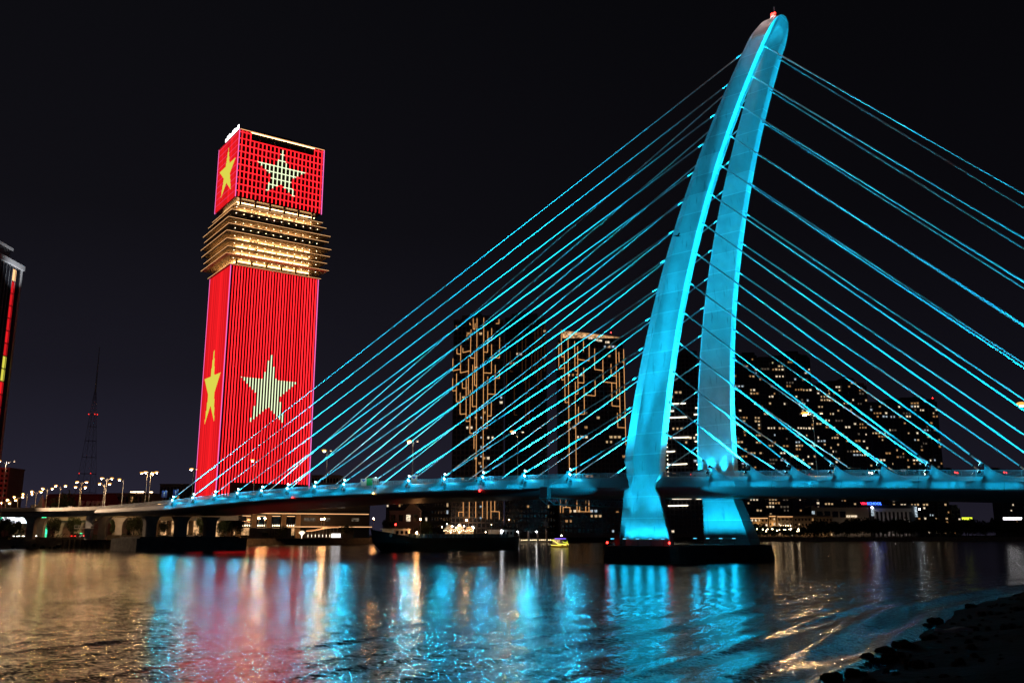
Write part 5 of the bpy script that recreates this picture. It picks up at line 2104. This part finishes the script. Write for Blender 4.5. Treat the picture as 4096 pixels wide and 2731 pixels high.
w_.add([(2.5, -1.3, 3.2), (2.5, 1.3, 3.2), (4.1, .9, 2.0), (4.1, -.9, 2.0)], [(0, 1, 2, 3)])
o = w_.build('windscreen', M['e_ylw'], cab)
for s in (-1, 1):
    mb = MB()
    mb.path([(-5.5, s * 2.15, 3.0), (-3.6, s * 2.15, 2.9), (1.6, s * 2.1, 1.3), (4.6, s * 1.0, 1.3), (5.8, 0, 1.6)], .11)
    mb.path([(-5.8, s * 2.1, .9), (2, s * 2.12, .8), (5.6, s * .4, .95)], .08)
    mb.build('outline_light', M['e_boaty'], bus)
mb = MB()
mb.box(-4, 1.6, -1.3, 1.3, 3.42, 3.7)
mb.build('roof_light', M['e_purple'], bus)
mb = MB()
mb.tube((0, 0, 3.7), (0, 0, 4.8), .05)
mb.ball((0, 0, 4.8), .22, n=6, mi=1)
mb.build('mast_light', [M['steel'], M['e_bulbs']], bus)

# ------------------------------------------------------------------ signs on the bridge
def board(name, lab, a, w, h, zc, m, extra=None, n_=-.75):
    t = thing(name, lab, 'sign', BW(a, n_, zl(a) + zc), -AL + R(18))
    mb = MB()
    mb.box(-w / 2, w / 2, -.06, .06, -h / 2, h / 2)
    mb.build('panel', M[m], t)
    mb = MB()
    mb.beam((-w / 2 + .1, .1, -.2), (-w / 2 + .1, .9, -.2), .06)
    mb.beam((w / 2 - .1, .1, -.2), (w / 2 - .1, .9, -.2), .06)
    mb.box(-w / 2 - .06, w / 2 + .06, .0, .05, h / 2, h / 2 + .06)
    mb.build('bracket', M['dark'], t)
    if extra:
        extra(t)
    point('sign_light', (0, -1.3, .9), 34, t, (.6, .95, 1.0), .08)
    return t


def tri_mark(t):
    mb = MB()
    mb.add([(-.62, -.075, .72), (.62, -.075, .72), (0, -.075, .05)], [(0, 2, 1)])
    mb.build('mark', M['signblue'], t)


def hour_mark(t):
    for s in (-1, 1):
        mb = MB()
        mb.add([(s * .72, -.075, .72), (s * .72, -.075, -.72), (s * .48, -.075, 0)], [(0, 1, 2) if s > 0 else (0, 2, 1)])
        mb.build('mark', M['black'], t)
    text('80', .62, 'lettering', M['black'], t, (0, -.08, -.22), ext=.005, align='CENTER')


board('navigation_board', 'white navigation board with a notched top, leftmost of the board trio on the bridge', -63.2, 1.6, 1.75, -.55, 'signwhite', tri_mark)
board('navigation_board', 'plain green navigation board, middle of the board trio on the bridge', -61.0, 1.6, 1.75, -.5, 'signgreen')
board('navigation_board', 'navigation board reading 80 between dark triangles, right of the green one', -58.7, 1.6, 1.75, -.5, 'signwhite', hour_mark)
board('navigation_board', 'lone white navigation board with a blue triangle on the bridge railing', -45.0, 1.6, 1.9, -.5, 'signwhite', tri_mark)


def arrow(t):
    mb = MB()
    mb.box(-.12, .12, -.08, -.065, -.7, .3)
    mb.add([(-.42, -.08, .25), (.42, -.08, .25), (0, -.08, .8)], [(0, 1, 2)])
    mb.build('arrow', M['signwhite'], t)


for a, lab in ((-178.0, 'left one of two blue road signs with white arrow at the bridge end'), (-170.6, 'right one of two blue road signs with white arrow at the bridge end')):
    board('road_sign', lab, a, 2.3, 2.3, 2.6, 'signblue', arrow, n_=9)

# ------------------------------------------------------------------ vehicles
def car(label, loc, rotz, body, taxi=False):
    t = thing('car', label, 'car', loc, rotz)
    mb = MB()
    prof = [(-2.15, .35), (2.15, .35), (2.2, .75), (1.3, .95), (-2.0, 1.0), (-2.2, .8)]
    mb.loft([[(x, y, z) for x, z in prof] for y in (-.85, -.8, .8, .85)])
    mb.build('body', M[body], t)
    mb = MB()
    mb.loft([[(x, y, .96) for x, y in ((-1.9, -.78), (1.0, -.78), (1.0, .78), (-1.9, .78))], [(x, y, 1.5) for x, y in ((-1.4, -.62), (.3, -.62), (.3, .62), (-1.4, .62))]])
    mb.build('cabin', M['glass'], t)
    mb = MB()
    mb.box(-1.4, .3, -.62, .62, 1.5, 1.55)
    mb.build('roof', M[body], t)
    for x in (-1.35, 1.35):
        for s in (-1, 1):
            mb = MB()
            mb.tube((x, s * .68, .33), (x, s * .9, .33), .33, n=12)
            w_ = mb.build('wheel', M['tyre'], t)
    for s in (-1, 1):
        mb = MB()
        mb.box(-2.26, -2.17, s * .62 - .22, s * .62 + .22, .66, .88)
        mb.build('tail_light', M['e_tail'], t)
        mb = MB()
        mb.box(2.12, 2.24, s * .6 - .2, s * .6 + .2, .58, .78)
        mb.build('headlight', M['e_head'], t)
    if taxi:
        mb = MB()
        mb.box(-.6, -.2, -.4, .4, 1.56, 1.85)
        mb.build('roof_sign', M['e_green'], t)
    return t


p = at(302, 2118, 363)
c = car('red-lit car with glowing tail lights on the quay road below the viaduct', (p.x, 363, 3.92), R(100), 'car_r')
p = at(322, 2118, 368)
car('taxi with a glowing green roof sign on the quay road below the viaduct', (p.x, 368, 3.92), R(170), 'car_w', True)
for px, lab in ((70, 'leftmost of the cars with headlights on under the viaduct'), (92, 'second of the cars with headlights on under the viaduct'), (112, 'third of the cars with headlights on under the viaduct'), (146, 'car with headlights on just right of the viaduct pier')):
    p = at(px, 2120, 372)
    car(lab, (p.x, 372, 3.92), R(-75), 'car_w')
for a, n_, d, b, lab in ((57, 4.5, 0, 'car_w', 'white car with headlights on crossing the deck right of the pylon'), (50, 7.5, 0, 'car_d', 'dark car with headlights on behind the railing right of the pylon'), (70, 5.0, math.pi, 'car_d', 'dark car on the deck behind the sixth fairing right of the pylon'), (77, 4.6, math.pi, 'car_r', 'red car on the deck near the right edge'), (28, 5, 0, 'car_w', 'white car on the deck close beside the pylon')):
    car(lab, BW(a, n_, zl(a) - 1.52), -AL + d, b)
p = at(275, 2022, 349)
car('dark car with red tail lights on the approach viaduct', (p.x, 349.5, 14.02), R(168), 'car_d')

# ------------------------------------------------------------------ trees
def crown_mesh(seed, n, dark, ls=1.25):
    q = random.Random(seed)
    mb = MB()
    cl = [(Vector((q.uniform(-.62, .62), q.uniform(-.62, .62), q.uniform(.42, .92))), q.uniform(.20, .40)) for _ in range(13)]
    for _ in range(n):
        c, r = q.choice(cl)
        d = Vector((q.gauss(0, 1), q.gauss(0, 1), q.gauss(0, .8))).normalized() * r * q.uniform(.55, 1.05)
        p = c + d
        s = q.uniform(.022, .05) * ls
        u = Vector((q.gauss(0, 1), q.gauss(0, 1), q.gauss(0, .6))).normalized()
        v = u.cross(Vector((q.gauss(0, 1), q.gauss(0, 1), q.gauss(0, 1)))).normalized()
        mb.add([p - u * s, p + v * s * .6, p + u * s, p - v * s * .6], [(0, 1, 2, 3)])
    return mb.mesh('crown', M['leafd' if dark else 'leaf'])


def trunk_mesh(seed):
    q = random.Random(seed)
    mb = MB()
    mb.path([(0, 0, 0), (.02, 0, .2), (.0, .02, .42)], .03, n=7)
    mb.tube((0, .02, .42), (.01, .02, .72), .024, .010, n=6)
    for _ in range(6):
        a = q.uniform(0, 6.28)
        z = q.uniform(.3, .5)
        mb.tube((0, 0, z), (.4 * math.cos(a), .4 * math.sin(a), z + q.uniform(.15, .35)), .016, .005, n=5)
    return mb.mesh('trunk', M['bark'])


CR = [crown_mesh(k, 2600, k % 2 == 0) for k in range(6)]
CRs = [crown_mesh(50 + k, 1500, True, 1.9) for k in range(4)]
TR = [trunk_mesh(k) for k in range(3)]


def tree(label, loc, h, w, k, group=None, far=False):
    t = thing('tree', label, 'tree', loc, rnd.random() * 6, group)
    inst((CRs if far else CR)[k % (4 if far else 6)], 'crown', t, scale=(w, w, h * .8))
    inst(TR[k % 3], 'trunk', t, scale=(w, w, h * .8))
    return t


NT = [  # px, base z, top py, Y, half width, label
    (28, 3.4, 2064, 352, 4.6, 'large dark tree at the left edge below the viaduct'), (62, 3.4, 2076, 350, 3.8, 'smaller dark tree just right of the large left-edge tree'), (218, 3.9, 2058, 377, 3.4, 'green-tinged tree beside the glowing green pillar'), (297, 3.9, 2054, 380, 3.6, 'dark rounded tree left of the stair tower'),
    (268, 3.4, 1958, 450, 8.5, 'big dark tree rising above the viaduct in front of the red roof'), (562, 3.4, 1966, 470, 8.0, 'big dark tree rising above the bridge end by the pink building'), (540, 3.9, 2062, 395, 4.6, 'dark tree behind the leftmost bridge column'), (815, 3.9, 2064, 375, 3.4, 'warm lit leafy tree between the two right bridge columns'), (930, 3.4, 2055, 420, 6.5, 'large dark tree right of the bridge columns'), (905, 3.4, 2068, 405, 4.5, 'dark tree against the right bridge column'),
    (1060, 3.4, 2126, 452, 1.7, 'small shrub in front of the graffiti wall, left one'), (1135, 3.4, 2102, 455, 2.6, 'dark small tree right of the graffiti wall'), (1385, 3.4, 2098, 500, 4.0, 'tree behind the kiosk on the quay'), (1450, 3.4, 2092, 530, 4.5, 'tree left of the barge bow on the quay'), (1560, 3.4, 2060, 600, 6.0, 'dark tree behind the front deckhouse of the barge'), (1700, 3.4, 2078, 620, 6.0, 'dark tree left of the bright restaurant'), (1930, 3.4, 2082, 660, 6.5, 'dark tree right of the bright restaurant'), (2000, 3.4, 2090, 680, 6.0, 'dark tree behind the pontoon start'), (2120, 3.4, 2092, 720, 7.0, 'dark tree behind the pontoon'), (470, 3.9, 2066, 400, 3.6, 'tree under the viaduct right of the stair tower'), (655, 3.9, 2075, 410, 3.0, 'tree behind the space between the left and middle bridge columns')]
for k, (px, z0, py, Y, w, lab) in enumerate(NT):
    p = at(px, py, Y)
    tree(lab, (p.x, Y, z0), p.z - z0 + .6, w, k)
q = random.Random(77)
px = 2190.0
k = 0
while px < 4230:
    Y = 783 + (px - 2190) * .030 + q.uniform(-5, 5)
    tp = 2096 if px < 2700 else 2098 if px < 3200 else 2078 if px < 3400 else 2070
    hpx = tp + q.uniform(-8, 16)
    p = at(px, hpx, Y)
    tree('dark leafy tree in the unlit row along the far right bank', (p.x, Y, 3.4), p.z - 3.0, q.uniform(7, 11.5), k, 'trees along the far right bank', far=True)
    px += q.uniform(22, 36)
    k += 1
# shrubs along the far bank edge: one uncountable mass
mb = MB()
q = random.Random(5)
for (x0, y0), (x1, y1) in zip(BANK[2:-1], BANK[3:]):
    n = int(math.hypot(x1 - x0, y1 - y0) / 1.1)
    for i in range(n):
        f = q.random()
        x, y = x0 + (x1 - x0) * f + q.uniform(-.5, .5), y0 + (y1 - y0) * f + q.uniform(1.5, 5)
        hh_ = q.uniform(.5, 2.4)
        for j in range(14):
            c = Vector((x + q.gauss(0, .8), y + q.gauss(0, .6), 3.4 + q.random() * hh_))
            u = Vector((q.gauss(0, 1), q.gauss(0, 1), q.gauss(0, 1))).normalized() * q.uniform(.2, .45)
            v = u.cross(Vector((q.gauss(0, 1), q.gauss(0, 1), q.gauss(0, 1)))).normalized() * .25
            mb.add([c - u, c + v, c + u, c - v], [(0, 1, 2, 3)])
o = mb.build('bank_shrubs', M['leafd'])
tag(o, 'dark continuous shrubs along the edge of the far bank', 'shrubs', kind='stuff')
# small garden lights twinkling among the trees below the villas
q = random.Random(12)
for k in range(26):
    px = q.choice((q.uniform(2690, 2800), q.uniform(2990, 3200), q.uniform(2990, 3200)))
    p = at(px, q.uniform(2112, 2124), 790)
    t = thing('garden_lamp', 'tiny warm garden lamp twinkling among the trees below the villas', 'lamp', (p.x, p.y, 3.4), 0, 'garden lamps on the right bank')
    mb = MB()
    mb.tube((0, 0, 0), (0, 0, p.z - 3.4), .06, n=5)
    mb.ball((0, 0, p.z - 3.4), q.uniform(.25, .5), n=6, mi=1)
    mb.build('post', [M['dark'], M['e_bulb']], t)

# ------------------------------------------------------------------ a bird gliding past the pylon
p = at(2710, 944, 160)
bird = thing('bird', 'small dark bird gliding in front of the near pylon leg', 'bird', p, R(20))
mb = MB()
rings = []
for x, r in ((-.55, .02), (-.35, .09), (0, .14), (.3, .11), (.45, .07), (.55, .07), (.66, .015)):
    rings.append([(x, r * math.cos(t), r * math.sin(t) + .05 * (x > .4)) for t in [i * math.pi / 4 for i in range(8)]])
mb.loft(rings)
mb.add([(-.5, 0, 0), (-.85, .14, .0), (-.85, -.14, .0)], [(0, 1, 2)])
for s in (-1, 1):
    mb.add([(.25, s * .08, .05), (-.15, s * .08, .05), (-.05, s * .6, .38), (.2, s * .6, .4), (-.1, s * 1.15, .18)], [(0, 1, 2, 3), (3, 2, 4)] if s > 0 else [(3, 2, 1, 0), (4, 2, 3)])
mb.build('body', M['dark'], bird)
